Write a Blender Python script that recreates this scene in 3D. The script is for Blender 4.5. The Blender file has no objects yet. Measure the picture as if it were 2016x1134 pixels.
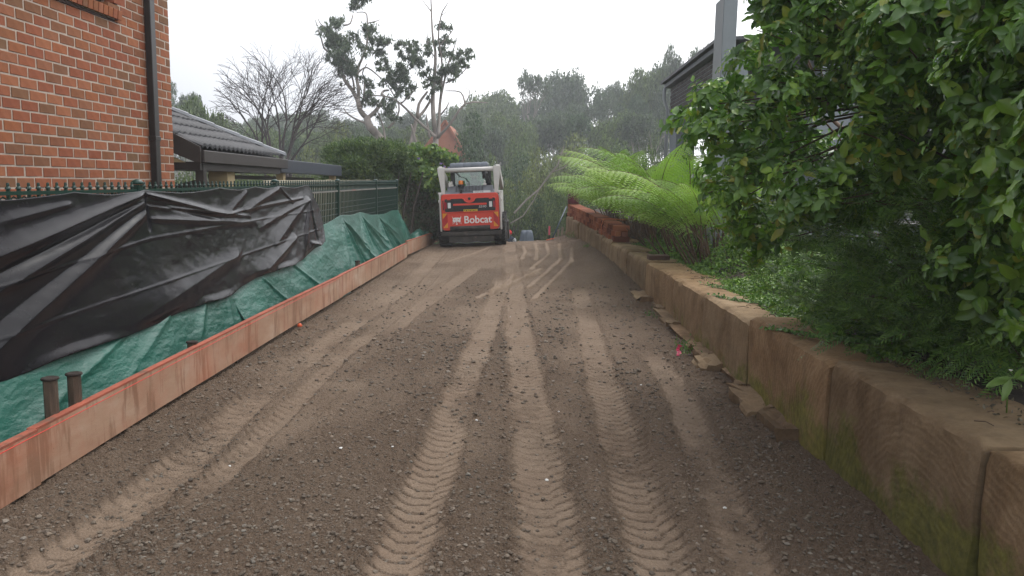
import bpy, bmesh, math, random
import numpy as np
from mathutils import Matrix, Vector

sc = bpy.context.scene
# ------------------------------------------------------------------ camera
F = 1514.0; PW = 2016; PH = 1134
CAM = np.array([0.0, 0.0, 1.6])
def _rz(a): c, s = math.cos(a), math.sin(a); return np.array([[c, -s, 0], [s, c, 0], [0, 0, 1.0]])
def _rx(a): c, s = math.cos(a), math.sin(a); return np.array([[1.0, 0, 0], [0, c, -s], [0, s, c]])
RC = _rz(math.radians(1.21)) @ _rx(math.pi/2 - math.radians(7.56)) @ _rz(math.radians(1.0))
cd = bpy.data.cameras.new('camera'); cam = bpy.data.objects.new('camera', cd); sc.collection.objects.link(cam)
cd.sensor_width = 36; cd.lens = F/PW*36; cd.clip_start = 0.05; cd.clip_end = 2000
m4 = Matrix([list(RC[i]) + [CAM[i]] for i in range(3)] + [[0, 0, 0, 1]])
cam.matrix_world = m4; sc.camera = cam
# ------------------------------------------------------------------ sky, sun, exposure
world = bpy.data.worlds.new('World'); sc.world = world; world.use_nodes = True
wn = world.node_tree; wn.nodes.clear()
SUN_EL, SUN_AZ = math.radians(58), math.radians(35)
sky = wn.nodes.new('ShaderNodeTexSky'); sky.sky_type = 'NISHITA'; sky.sun_disc = False
sky.sun_elevation = SUN_EL; sky.sun_rotation = SUN_AZ; sky.dust_density = 4.0; sky.air_density = 1.0
hsv = wn.nodes.new('ShaderNodeHueSaturation'); hsv.inputs['Saturation'].default_value = 0.35
mixc = wn.nodes.new('ShaderNodeMix'); mixc.data_type = 'RGBA'; mixc.inputs[0].default_value = 0.82
tcw = wn.nodes.new('ShaderNodeTexCoord'); nzw = wn.nodes.new('ShaderNodeTexNoise'); nzw.inputs['Scale'].default_value = 1.1; nzw.inputs['Detail'].default_value = 3
rpw = wn.nodes.new('ShaderNodeValToRGB')
rpw.color_ramp.elements[0].position = 0.08; rpw.color_ramp.elements[0].color = (3.3, 3.45, 3.9, 1)
rpw.color_ramp.elements[1].position = 0.46; rpw.color_ramp.elements[1].color = (10.6, 10.7, 11.0, 1)
bgw = wn.nodes.new('ShaderNodeBackground'); bgw.inputs['Strength'].default_value = 0.1
ow = wn.nodes.new('ShaderNodeOutputWorld')
wn.links.new(sky.outputs[0], hsv.inputs['Color']); wn.links.new(hsv.outputs[0], mixc.inputs[6])
wn.links.new(tcw.outputs['Generated'], nzw.inputs['Vector'])
sxw = wn.nodes.new('ShaderNodeSeparateXYZ'); wn.links.new(tcw.outputs['Generated'], sxw.inputs[0])
maw = wn.nodes.new('ShaderNodeMath'); maw.operation = 'MULTIPLY_ADD'; maw.inputs[1].default_value = 0.75; wn.links.new(sxw.outputs['X'], maw.inputs[0])
maw2 = wn.nodes.new('ShaderNodeMath'); maw2.operation = 'MULTIPLY'; maw2.inputs[1].default_value = 0.9; wn.links.new(nzw.outputs['Fac'], maw2.inputs[0]); wn.links.new(maw2.outputs[0], maw.inputs[2])
wn.links.new(maw.outputs[0], rpw.inputs[0])
wn.links.new(rpw.outputs[0], mixc.inputs[7]); wn.links.new(mixc.outputs[2], bgw.inputs['Color']); wn.links.new(bgw.outputs[0], ow.inputs['Surface'])
sd = bpy.data.lights.new('sun', 'SUN'); sd.energy = 0.8; sd.angle = math.radians(25); sd.color = (1, 0.97, 0.93)
sun = bpy.data.objects.new('sun', sd); sc.collection.objects.link(sun)
sv = Vector((math.sin(SUN_AZ)*math.cos(SUN_EL), math.cos(SUN_AZ)*math.cos(SUN_EL), math.sin(SUN_EL)))
sun.rotation_euler = sv.to_track_quat('Z', 'Y').to_euler(); sun.location = (0, 0, 30)
sc.view_settings.view_transform = 'Standard'; sc.view_settings.look = 'None'
sc.view_settings.exposure = 1.08; sc.view_settings.gamma = 1; sc.view_settings.use_curve_mapping = False
sc.cycles.volume_step_rate = 4; sc.cycles.volume_bounces = 1; sc.cycles.transparent_max_bounces = 12

# ------------------------------------------------------------------ helpers
rnd = random.Random(7); rng = np.random.default_rng(7)
def ray(px, py): return RC @ np.array([(px-PW/2)/F, -(py-PH/2)/F, -1.0])
def at(px, py, Y): d = ray(px, py); return CAM + d*(Y/d[1])
def atX(px, py, X): d = ray(px, py); return CAM + d*(X/d[0])
def sstep(a, b, x): t = np.clip((x-a)/(b-a), 0, 1); return t*t*(3-2*t)

def link(o, parent=None, off=True):
    sc.collection.objects.link(o)
    if parent is not None:
        o.parent = parent
        if off: o.location = -parent.location
    return o
def tag(o, label=None, cat=None, group=None, kind=None):
    if label: o['label'] = label
    if cat: o['category'] = cat
    if group: o['group'] = group
    if kind: o['kind'] = kind
    return o
def thing(name, label, cat, loc=(0, 0, 0), group=None):
    o = bpy.data.objects.new(name, None); o.empty_display_size = 0.1
    o.location = Vector([float(v) for v in loc]); sc.collection.objects.link(o)
    return tag(o, label, cat, group)

def np_mesh(name, V, Fc, mat=None, smooth=False, mats=None, mi=None):
    V = np.asarray(V, dtype=np.float32); Fc = np.asarray(Fc, dtype=np.int32)
    me = bpy.data.meshes.new(name); n, k = Fc.shape
    me.vertices.add(len(V)); me.vertices.foreach_set('co', V.ravel())
    me.loops.add(n*k); me.loops.foreach_set('vertex_index', Fc.ravel())
    me.polygons.add(n); me.polygons.foreach_set('loop_start', np.arange(0, n*k, k, dtype=np.int32))
    try: me.polygons.foreach_set('loop_total', np.full(n, k, dtype=np.int32))
    except Exception: pass
    me.update(calc_edges=True)
    me.polygons.foreach_set('use_smooth', np.full(n, bool(smooth)))
    if mats:
        for m in mats: me.materials.append(m)
        if mi is not None: me.polygons.foreach_set('material_index', np.asarray(mi, dtype=np.int32))
    elif mat: me.materials.append(mat)
    return me
def grid_faces(nr, nc):
    i = np.arange(nr-1)[:, None]*nc + np.arange(nc-1)[None, :]
    i = i.ravel(); return np.stack([i, i+1, i+nc+1, i+nc], 1)
def mobj(name, me, parent=None, off=True):
    return link(bpy.data.objects.new(name, me), parent, off)

class MB:
    def __init__(s): s.v = []; s.f = []
    def add(s, vs, fs):
        b = len(s.v); s.v += [tuple(float(c) for c in v) for v in vs]; s.f += [tuple(b+i for i in f) for f in fs]; return s
    def box(s, x0, x1, y0, y1, z0, z1):
        return s.add([(x0,y0,z0),(x1,y0,z0),(x1,y1,z0),(x0,y1,z0),(x0,y0,z1),(x1,y0,z1),(x1,y1,z1),(x0,y1,z1)],
                     [(0,3,2,1),(4,5,6,7),(0,1,5,4),(1,2,6,5),(2,3,7,6),(3,0,4,7)])
    def prism(s, pts, y0, y1):      # pts in xz, extruded along y
        n = len(pts)
        vs = [(p[0], y0, p[1]) for p in pts] + [(p[0], y1, p[1]) for p in pts]
        fs = [tuple(range(n)), tuple(range(2*n-1, n-1, -1))] + [(i, i+n, (i+1) % n+n, (i+1) % n) for i in range(n)]
        return s.add(vs, fs)
    def prismx(s, pts, x0, x1):     # pts in yz, extruded along x
        n = len(pts)
        vs = [(x0, p[0], p[1]) for p in pts] + [(x1, p[0], p[1]) for p in pts]
        fs = [tuple(range(n-1, -1, -1)), tuple(range(n, 2*n))] + [(i, (i+1) % n, (i+1) % n+n, i+n) for i in range(n)]
        return s.add(vs, fs)
    def beam(s, a, b, w, h):        # box along a->b, w horizontal width, h vertical
        a = Vector([float(c) for c in a]); b = Vector([float(c) for c in b]); d = (b-a).normalized()
        up = Vector((0, 0, 1)) if abs(d.z) < 0.95 else Vector((0, 1, 0))
        r = d.cross(up).normalized()*w/2; u = r.cross(d).normalized()*h/2
        vs = [a-r-u, a+r-u, a+r+u, a-r+u, b-r-u, b+r-u, b+r+u, b-r+u]
        return s.add(vs, [(0,1,2,3),(7,6,5,4),(0,4,5,1),(1,5,6,2),(2,6,7,3),(3,7,4,0)])
    def tube(s, pts, rad, n=8, cap=True):
        pts = [Vector([float(c) for c in p]) for p in pts]; m = len(pts)
        if not hasattr(rad, '__len__'): rad = [rad]*m
        b = len(s.v); ref = None
        for i, p in enumerate(pts):
            d = (pts[min(i+1, m-1)]-pts[max(i-1, 0)]);
            if d.length < 1e-9: d = Vector((0, 0, 1))
            d.normalize()
            if ref is None: ref = Vector((0, 0, 1)) if abs(d.z) < 0.9 else Vector((1, 0, 0))
            r = d.cross(ref).normalized(); u = r.cross(d); ref = u.normalized() if u.length > 0 else ref
            for k in range(n):
                a = 2*math.pi*k/n; q = p + (r*math.cos(a)+u*math.sin(a))*rad[i]; s.v.append((q.x, q.y, q.z))
        for i in range(m-1):
            for k in range(n):
                s.f.append((b+i*n+k, b+(i+1)*n+k, b+(i+1)*n+(k+1) % n, b+i*n+(k+1) % n))
        if cap:
            s.f.append(tuple(b+k for k in range(n))); s.f.append(tuple(b+(m-1)*n+k for k in range(n-1, -1, -1)))
        return s
    def lathe(s, c, prof, n=16, axis='z'):
        b = len(s.v)
        for r, h in prof:
            for k in range(n):
                a = 2*math.pi*k/n
                if axis == 'z': s.v.append((c[0]+r*math.cos(a), c[1]+r*math.sin(a), c[2]+h))
                elif axis == 'x': s.v.append((c[0]+h, c[1]+r*math.cos(a), c[2]+r*math.sin(a)))
                else: s.v.append((c[0]+r*math.cos(a), c[1]-h, c[2]+r*math.sin(a)))
        m = len(prof)
        for i in range(m-1):
            for k in range(n): s.f.append((b+i*n+k, b+i*n+(k+1) % n, b+(i+1)*n+(k+1) % n, b+(i+1)*n+k))
        s.f.append(tuple(b+k for k in range(n-1, -1, -1))); s.f.append(tuple(b+(m-1)*n+k for k in range(n)))
        return s
    def mesh(s, name, mat, smooth=False, bevel=0):
        me = bpy.data.meshes.new(name); me.from_pydata(s.v, [], s.f)
        bm = bmesh.new(); bm.from_mesh(me); bmesh.ops.recalc_face_normals(bm, faces=bm.faces)
        if bevel: bmesh.ops.bevel(bm, geom=bm.edges[:], offset=bevel, segments=1, affect='EDGES', clamp_overlap=True)
        bm.to_mesh(me); bm.free()
        if smooth:
            for p in me.polygons: p.use_smooth = True
            if smooth == 'auto': me.set_sharp_from_angle(angle=math.radians(40))
        if mat: me.materials.append(mat)
        return me
    def build(s, name, mat, parent=None, smooth=False, off=True, bevel=0):
        return mobj(name, s.mesh(name, mat, smooth, bevel), parent, off)

# value noise (numpy)
_tab = np.random.default_rng(3).random((256, 256)).astype(np.float32)
def vn(x, y):
    xi = np.floor(x).astype(int); yi = np.floor(y).astype(int); fx = x-xi; fy = y-yi
    fx = fx*fx*(3-2*fx); fy = fy*fy*(3-2*fy)
    a = _tab[xi & 255, yi & 255]; b = _tab[(xi+1) & 255, yi & 255]; c = _tab[xi & 255, (yi+1) & 255]; d = _tab[(xi+1) & 255, (yi+1) & 255]
    return (a*(1-fx)+b*fx)*(1-fy)+(c*(1-fx)+d*fx)*fy - 0.5
def fbm(x, y, o=4):
    r = 0; a = 1.0; x = np.asarray(x, float); y = np.asarray(y, float)
    for i in range(o): r = r+a*vn(x*2**i+17*i, y*2**i+31*i); a *= 0.5
    return r

# ------------------------------------------------------------------ materials
class NT:
    def __init__(s, name):
        s.m = bpy.data.materials.new(name); s.m.use_nodes = True; s.t = s.m.node_tree; s.t.nodes.clear()
        s.out = s.n('ShaderNodeOutputMaterial')
    def n(s, ty, **kw):
        x = s.t.nodes.new(ty)
        for k, v in kw.items():
            if k in x.inputs: x.inputs[k].default_value = v
            else: setattr(x, k, v)
        return x
    def l(s, a, b): s.t.links.new(a, b)
    def ramp(s, fac, stops):
        r = s.n('ShaderNodeValToRGB'); e = r.color_ramp.elements
        while len(e) < len(stops): e.new(0.5)
        for i, (p, c) in enumerate(stops): e[i].position = p; e[i].color = (*c, 1) if len(c) == 3 else c
        s.l(fac, r.inputs[0]); return r.outputs[0]
    def mix(s, f, a, b, mode='MIX'):
        x = s.n('ShaderNodeMix', data_type='RGBA', blend_type=mode)
        for i, q in ((0, f), (6, a), (7, b)):
            if hasattr(q, 'node'): s.l(q, x.inputs[i])
            else: x.inputs[i].default_value = q if i == 0 else (*q, 1)
        return x.outputs[2]
    def math(s, op, a, b=0.0):
        x = s.n('ShaderNodeMath', operation=op)
        for i, q in ((0, a), (1, b)):
            if hasattr(q, 'node'): s.l(q, x.inputs[i])
            else: x.inputs[i].default_value = q
        return x.outputs[0]
    def coords(s, scale=(1, 1, 1), rot=(0, 0, 0), rand=False):
        tc = s.n('ShaderNodeTexCoord'); mp = s.n('ShaderNodeMapping'); mp.inputs['Scale'].default_value = scale; mp.inputs['Rotation'].default_value = rot
        s.l(tc.outputs['Object'], mp.inputs['Vector'])
        if rand:
            oi = s.n('ShaderNodeObjectInfo'); v = s.n('ShaderNodeVectorMath', operation='SCALE'); v.inputs[0].default_value = (31, 17, 23)
            s.l(oi.outputs['Random'], v.inputs['Scale']); s.l(v.outputs[0], mp.inputs['Location'])
        return mp.outputs[0]
    def noise(s, vec, scale, detail=4, rough=0.55, dist=0):
        x = s.n('ShaderNodeTexNoise'); x.inputs['Scale'].default_value = scale; x.inputs['Detail'].default_value = detail
        x.inputs['Roughness'].default_value = rough; x.inputs['Distortion'].default_value = dist
        if vec is not None: s.l(vec, x.inputs['Vector'])
        return x.outputs['Fac']
    def bump(s, h, strength=0.3, dist=0.01, normal=None):
        b = s.n('ShaderNodeBump'); b.inputs['Strength'].default_value = strength; b.inputs['Distance'].default_value = dist
        s.l(h, b.inputs['Height'])
        if normal is not None: s.l(normal, b.inputs['Normal'])
        return b.outputs[0]
    def pbsdf(s, color, rough=0.6, normal=None, spec=0.5, metal=0, coat=0):
        p = s.n('ShaderNodeBsdfPrincipled')
        if hasattr(color, 'node'): s.l(color, p.inputs['Base Color'])
        else: p.inputs['Base Color'].default_value = (*color, 1)
        if hasattr(rough, 'node'): s.l(rough, p.inputs['Roughness'])
        else: p.inputs['Roughness'].default_value = rough
        p.inputs['Specular IOR Level'].default_value = spec; p.inputs['Metallic'].default_value = metal; p.inputs['Coat Weight'].default_value = coat
        if normal is not None: s.l(normal, p.inputs['Normal'])
        return p
    def done(s, sh): s.l(sh.outputs[0], s.out.inputs['Surface']); return s.m

def plain(name, col, rough=0.6, var=0.15, scale=8, bump=0.15, bscale=None, spec=0.35, metal=0, stretch=(1, 1, 1), dirt=None, coat=0, rand=True):
    t = NT(name); v = t.coords(stretch, rand=rand); n1 = t.noise(v, scale, 5); col = tuple(c*0.8 for c in col)
    c0 = tuple(c*(1-var) for c in col); c1 = tuple(min(1, c*(1+var)) for c in col)
    c = t.ramp(n1, [(0.3, c0), (0.7, c1)])
    if dirt:
        n2 = t.noise(v, scale*0.6, 8, 0.7); f = t.ramp(n2, [(dirt[1], (0, 0, 0)), (dirt[1]+0.12, (1, 1, 1))]); c = t.mix(f, c, dirt[0])
    nb = t.bump(t.noise(v, bscale or scale*6, 6, 0.6), bump, 0.01)
    return t.done(t.pbsdf(c, rough, nb, spec, metal, coat))

def leafmat(name, dark, light, trans=0.3, rough=0.45, spec=0.4, tip=None, objrand=False):
    t = NT(name)
    if objrand: r = t.n('ShaderNodeObjectInfo').outputs['Random']
    else: r = t.n('ShaderNodeNewGeometry').outputs['Random Per Island']
    st = [(0.0, dark), (0.6, tuple((a+b)/2 for a, b in zip(dark, light))), (0.95, light)]
    if tip: st = st[:2]+[(0.88, light), (0.97, tip)]
    c = t.ramp(r, st)
    # clumps of light and dark foliage
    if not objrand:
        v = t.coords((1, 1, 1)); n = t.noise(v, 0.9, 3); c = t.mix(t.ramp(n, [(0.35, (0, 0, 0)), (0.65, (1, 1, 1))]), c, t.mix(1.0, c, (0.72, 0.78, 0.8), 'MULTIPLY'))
    p = t.pbsdf(c, rough, None, spec); tr = t.n('ShaderNodeBsdfTranslucent'); t.l(t.mix(1.0, c, (1.0, 1.2, 0.55), 'MULTIPLY'), tr.inputs['Color'])
    mx = t.n('ShaderNodeMixShader'); mx.inputs[0].default_value = trans; t.l(p.outputs[0], mx.inputs[1]); t.l(tr.outputs[0], mx.inputs[2])
    return t.done(mx)
M = {}
# -- soil of the driveway: 'compact' marks rolled tyre lanes (a real property of the surface)
t = NT('driveway_soil'); v = t.coords((1, 1, 1))
at_ = t.n('ShaderNodeAttribute', attribute_name='compact'); comp = at_.outputs['Fac']
n1 = t.noise(v, 1.2, 5); n2 = t.noise(v, 55, 6, 0.7); n3 = t.noise(v, 9, 5, 0.6)
loose = t.ramp(n2, [(0.3, (0.124, 0.088, 0.062)), (0.55, (0.196, 0.143, 0.103)), (0.8, (0.264, 0.200, 0.148))])
tight = t.ramp(n3, [(0.3, (0.208, 0.154, 0.111)), (0.7, (0.272, 0.206, 0.150))])
tight = t.mix(0.35, tight, loose)
c = t.mix(comp, loose, tight)
c = t.mix(t.ramp(n1, [(0.35, (0, 0, 0)), (0.7, (0.8, 0.8, 0.8))]), c, t.mix(1.0, c, (0.84, 0.80, 0.78), 'MULTIPLY'))
n4 = t.noise(v, 120, 6, 0.75); vor = t.n('ShaderNodeTexVoronoi'); vor.inputs['Scale'].default_value = 75; t.l(v, vor.inputs['Vector'])
hh = t.math('ADD', t.math('MULTIPLY', n4, 1.0), t.math('MULTIPLY', vor.outputs['Distance'], -0.9))
hh = t.math('MULTIPLY', hh, t.math('SUBTRACT', 1.15, comp))
M['soil'] = t.done(t.pbsdf(c, 0.9, t.bump(hh, 1.0, 0.022), 0.12))

def stone_mat(name, a, b, c_, moss=True, mossc=(0.13, 0.14, 0.035), bump=0.5):
    t = NT(name); v = t.coords((1, 1, 1), rand=True); vo = t.coords((1, 1, 1))
    n = t.noise(v, 3.5, 6, 0.6, 0.6); c = t.ramp(n, [(0.28, a), (0.5, b), (0.72, c_)])
    fine = t.noise(v, 40, 6, 0.65); c = t.mix(t.ramp(fine, [(0.35, (0.5, 0.5, 0.5)), (0.6, (0, 0, 0))]), c, t.mix(1.0, c, (0.6, 0.57, 0.53), 'MULTIPLY'))
    # saw arcs
    w = t.n('ShaderNodeTexWave', wave_type='RINGS', rings_direction='SPHERICAL'); w.inputs['Scale'].default_value = 8.0; w.inputs['Distortion'].default_value = 6.0
    w.inputs['Detail'].default_value = 3; w.inputs['Detail Scale'].default_value = 1.2
    oi = t.n('ShaderNodeObjectInfo'); at2 = t.n('ShaderNodeAttribute', attribute_name='bc')
    t.l(at2.outputs['Vector'], w.inputs['Vector'])
    wr = w.outputs['Fac']
    c = t.mix(t.ramp(wr, [(0.0, (0.26, 0.26, 0.26)), (0.4, (0, 0, 0))]), c, t.mix(1.0, c, (0.66, 0.6, 0.55), 'MULTIPLY'))
    pit = t.noise(v, 85, 3, 0.7); c = t.mix(t.ramp(pit, [(0.60, (0, 0, 0)), (0.68, (0.6, 0.6, 0.6))]), c, (0.09, 0.062, 0.04)); blot = t.noise(v, 1.3, 6, 0.7); c = t.mix(t.ramp(blot, [(0.4, (0, 0, 0)), (0.65, (0.6, 0.6, 0.6))]), c, (0.34, 0.255, 0.16))
    # dark run-off streaks
    st = t.noise(t.coords((6, 6, 0.6)), 1.6, 5, 0.6); c = t.mix(t.ramp(st, [(0.5, (0, 0, 0)), (0.75, (0.4, 0.4, 0.4))]), c, (0.07, 0.052, 0.035))
    if moss:
        sx = t.n('ShaderNodeSeparateXYZ'); t.l(vo, sx.inputs[0])
        hgt = t.math('SUBTRACT', 0.42, t.math('MULTIPLY', sx.outputs['Z'], 1.0))
        near = t.math('MULTIPLY', t.math('SUBTRACT', 9.0, sx.outputs['Y']), 0.045)
        ff = t.math('ADD', t.math('ADD', hgt, near), t.math('MULTIPLY', t.math('SUBTRACT', t.noise(vo, 3.2, 8, 0.72), 0.5), 1.5))
        mc = t.ramp(t.noise(v, 22, 4), [(0.3, (0.085, 0.10, 0.025)), (0.7, (0.20, 0.20, 0.05))])
        c = t.mix(t.ramp(ff, [(0.34, (0, 0, 0)), (0.56, (0.85, 0.85, 0.85))]), c, mc)
        lf = t.noise(vo, 7, 8, 0.8); lowm = t.math('MULTIPLY', lf, t.ramp(sx.outputs['Z'], [(0.12, (1, 1, 1)), (0.3, (0.7, 0.7, 0.7))]))
        c = t.mix(t.ramp(lowm, [(0.63, (0, 0, 0)), (0.67, (0.75, 0.75, 0.75))]), c, (0.34, 0.32, 0.27))
    hh = t.math('ADD', t.math('MULTIPLY', wr, 0.14), t.math('MULTIPLY', fine, 0.5)); hh = t.math('ADD', hh, t.math('MULTIPLY', n, 0.7))
    c = t.mix(1.0, c, t.ramp(oi.outputs['Random'], [(0, (0.78, 0.76, 0.74)), (0.5, (1.0, 0.98, 0.95)), (1, (1.12, 1.02, 0.92))]), 'MULTIPLY')
    return t.done(t.pbsdf(c, 0.85, t.bump(hh, bump, 0.02), 0.12))
M['sand'] = stone_mat('sandstone', (0.146, 0.099, 0.055), (0.232, 0.159, 0.093), (0.318, 0.232, 0.146))
M['ledge'] = stone_mat('sandstone_rubble', (0.096, 0.068, 0.044), (0.192, 0.132, 0.084), (0.288, 0.208, 0.136), moss=False)

# house bricks: colour by object/island
def brickmat(name, cols, obj=True, bump=0.35):
    t = NT(name); v = t.coords((1, 1, 1), rand=False)
    r = t.n('ShaderNodeObjectInfo').outputs['Random'] if obj else t.n('ShaderNodeNewGeometry').outputs['Random Per Island']
    c = t.ramp(r, [(i/(len(cols)-1)*0.98+0.01, q) for i, q in enumerate(cols)])
    n = t.noise(v, 9, 5, 0.6); c = t.mix(t.ramp(n, [(0.35, (0.0, 0.0, 0.0)), (0.75, (0.75, 0.75, 0.75))]), c, t.mix(1.0, c, (0.68, 0.62, 0.60), 'MULTIPLY'))
    sp = t.noise(v, 130, 3, 0.6); c = t.mix(t.ramp(sp, [(0.66, (0, 0, 0)), (0.72, (0.8, 0.8, 0.8))]), c, (0.05, 0.02, 0.012))
    return t.done(t.pbsdf(c, 0.75, t.bump(t.noise(v, 60, 6, 0.7), bump, 0.004), 0.12))
bc = [(0.274, 0.094, 0.046), (0.228, 0.073, 0.039), (0.306, 0.120, 0.059), (0.247, 0.081, 0.043), (0.176, 0.085, 0.045), (0.293, 0.102, 0.045), (0.157, 0.087, 0.046), (0.280, 0.108, 0.056)]
M['brick'] = brickmat('house_brick', bc); M['brick_isl'] = brickmat('house_brick_far', bc, False)
M['stackbrick'] = brickmat('loose_brick', [(0.30, 0.105, 0.06), (0.42, 0.18, 0.105), (0.15, 0.055, 0.036), (0.36, 0.135, 0.075), (0.22, 0.075, 0.045)])
M['gablebrick'] = brickmat('grey_brick', [(0.085, 0.076, 0.072), (0.11, 0.098, 0.094), (0.07, 0.06, 0.058), (0.135, 0.12, 0.113)])
M['mortar'] = plain('mortar', (0.47, 0.39, 0.32), 0.9, 0.12, 30, 0.4)
M['pipe'] = plain('black_paint', (0.018, 0.015, 0.014), 0.35, 0.2, 5, 0.05)
M['fascia'] = plain('dark_brown_fascia', (0.035, 0.027, 0.024), 0.45, 0.2, 4, 0.08)
M['cream'] = plain('cream_render', (0.50, 0.39, 0.22), 0.8, 0.08, 6, 0.2, dirt=((0.2, 0.16, 0.11), 0.62))
M['creamfence'] = plain('cream_metal', (0.55, 0.50, 0.37), 0.5, 0.06, 5, 0.05)
M['bluebeam'] = plain('blue_black_steel', (0.028, 0.036, 0.055), 0.4, 0.15, 3, 0.05)
M['tile'] = plain('roof_tile', (0.028, 0.028, 0.033), 0.5, 0.25, 12, 0.2, spec=0.25, dirt=((0.11, 0.11, 0.10), 0.6))
M['ridge'] = plain('ridge_cap', (0.17, 0.18, 0.20), 0.35, 0.2, 9, 0.2, dirt=((0.30, 0.29, 0.26), 0.62))
M['fence'] = plain('dark_green_fence', (0.008, 0.038, 0.028), 0.35, 0.15, 6, 0.05)
M['wornrail'] = plain('worn_rail', (0.22, 0.22, 0.20), 0.4, 0.3, 3, 0.05, dirt=((0.30, 0.05, 0.03), 0.6))

t = NT('black_plastic'); v = t.coords((1, 1, 1)); n1 = t.noise(v, 2.2, 5, 0.55)
c = t.ramp(n1, [(0.3, (0.007, 0.007, 0.009)), (0.65, (0.012, 0.010, 0.012)), (0.8, (0.022, 0.016, 0.016))])
dr = t.noise(v, 14, 8, 0.75); c = t.mix(t.ramp(dr, [(0.62, (0, 0, 0)), (0.75, (0.35, 0.35, 0.35))]), c, (0.10, 0.09, 0.085))
rr = t.ramp(t.noise(v, 3.0, 4, 0.6), [(0.3, (0.20, 0.20, 0.20)), (0.7, (0.27, 0.27, 0.27))])
hh = t.noise(v, 30, 4, 0.5)
M['black'] = t.done(t.pbsdf(c, rr, t.bump(hh, 0.05, 0.006), 0.17))
t = NT('green_tarp'); v = t.coords((1, 1, 1)); n1 = t.noise(v, 1.6, 5, 0.6)
c = t.ramp(n1, [(0.3, (0.007, 0.065, 0.046)), (0.65, (0.011, 0.096, 0.069)), (0.85, (0.022, 0.118, 0.087))])
dr = t.noise(v, 9, 8, 0.75); c = t.mix(t.ramp(dr, [(0.58, (0, 0, 0)), (0.75, (0.4, 0.4, 0.4))]), c, (0.09, 0.13, 0.10))
vr = t.coords((1, 2.4, 5.5), rot=(0.55, 0, 0)); cr = t.n('ShaderNodeTexVoronoi', feature='DISTANCE_TO_EDGE'); cr.inputs['Scale'].default_value = 4.0
nd = t.noise(vr, 3, 4); t.l(t.mix(0.35, vr, t.n('ShaderNodeTexNoise').outputs['Color']), cr.inputs['Vector'])
hh = t.math('ADD', t.math('MULTIPLY', t.noise(vr, 5.5, 6, 0.6), 1.0), t.math('MULTIPLY', t.noise(v, 26, 5, 0.6), 0.25))
M['tarp'] = t.done(t.pbsdf(c, 0.36, t.bump(hh, 0.40, 0.03), 0.4))

# formwork board: faded pink-orange paint, worn timber
t = NT('formwork_face'); v = t.coords((1, 0.35, 1)); vs = t.coords((1, 3.5, 0.5))
n1 = t.noise(v, 3.0, 7, 0.65); c = t.ramp(n1, [(0.28, (0.295, 0.152, 0.094)), (0.5, (0.377, 0.238, 0.160)), (0.72, (0.459, 0.344, 0.262))])
pt = t.noise(vs, 3.0, 6, 0.65); c = t.mix(t.ramp(pt, [(0.49, (0, 0, 0)), (0.60, (0.8, 0.8, 0.8))]), c, (0.20, 0.105, 0.062))
n5 = t.noise(t.coords((1, 1, 1)), 1.1, 5, 0.6); c = t.mix(t.ramp(n5, [(0.48, (0, 0, 0)), (0.72, (0.45, 0.45, 0.45))]), c, (0.45, 0.12, 0.06))
sp = t.noise(t.coords((1, 1, 1)), 26, 7, 0.8); c = t.mix(t.ramp(sp, [(0.64, (0, 0, 0)), (0.68, (0.9, 0.9, 0.9))]), c, (0.06, 0.035, 0.025))
M['board'] = t.done(t.pbsdf(c, 0.7, t.bump(t.noise(v, 22, 6, 0.65), 0.35, 0.006), 0.3))
M['boardtop'] = plain('formwork_edge', (0.36, 0.095, 0.055), 0.7, 0.25, 6, 0.3, dirt=((0.15, 0.07, 0.045), 0.55))
M['stake'] = plain('weathered_stake', (0.105, 0.072, 0.05), 0.85, 0.35, 6, 0.6, stretch=(8, 8, 1), dirt=((0.04, 0.03, 0.024), 0.56))
M['redline'] = plain('red_string', (0.75, 0.04, 0.03), 0.5, 0.05, 5, 0)
M['stone_bits'] = leafmat('soil_crumbs', (0.105, 0.079, 0.060), (0.195, 0.150, 0.112), 0.0, 0.85, 0.25, tip=(0.195, 0.165, 0.135))
M['white'] = plain('white_chip', (0.75, 0.74, 0.70), 0.5, 0.05, 5, 0)
M['bark'] = plain('pale_gum_bark', (0.30, 0.26, 0.23), 0.8, 0.3, 2, 0.3, stretch=(1, 1, 0.4), dirt=((0.12, 0.10, 0.09), 0.55))
M['darkbark'] = plain('dark_bark', (0.085, 0.068, 0.058), 0.85, 0.3, 4, 0.4, stretch=(2, 2, 0.4))
M['twig'] = plain('brown_twig', (0.12, 0.08, 0.055), 0.8, 0.3, 6, 0.2)
M['bareb'] = plain('bare_branch', (0.065, 0.052, 0.05), 0.85, 0.25, 3, 0.2)
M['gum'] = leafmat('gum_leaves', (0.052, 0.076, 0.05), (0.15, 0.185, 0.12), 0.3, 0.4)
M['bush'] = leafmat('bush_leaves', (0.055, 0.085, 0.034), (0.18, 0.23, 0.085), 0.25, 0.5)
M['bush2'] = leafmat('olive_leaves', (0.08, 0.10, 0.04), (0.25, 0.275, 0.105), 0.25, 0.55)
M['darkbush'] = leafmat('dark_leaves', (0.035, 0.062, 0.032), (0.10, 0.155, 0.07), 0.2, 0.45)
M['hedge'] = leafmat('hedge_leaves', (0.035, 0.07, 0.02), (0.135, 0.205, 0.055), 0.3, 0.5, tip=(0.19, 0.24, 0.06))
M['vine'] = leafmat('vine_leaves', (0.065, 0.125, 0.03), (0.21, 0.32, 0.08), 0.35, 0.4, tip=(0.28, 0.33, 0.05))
M['dead'] = leafmat('dead_vine', (0.075, 0.058, 0.04), (0.17, 0.14, 0.095), 0.1, 0.8)
M['fern'] = leafmat('fern_green', (0.170, 0.281, 0.060), (0.306, 0.425, 0.111), 0.38, 0.45, objrand=True)
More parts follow.
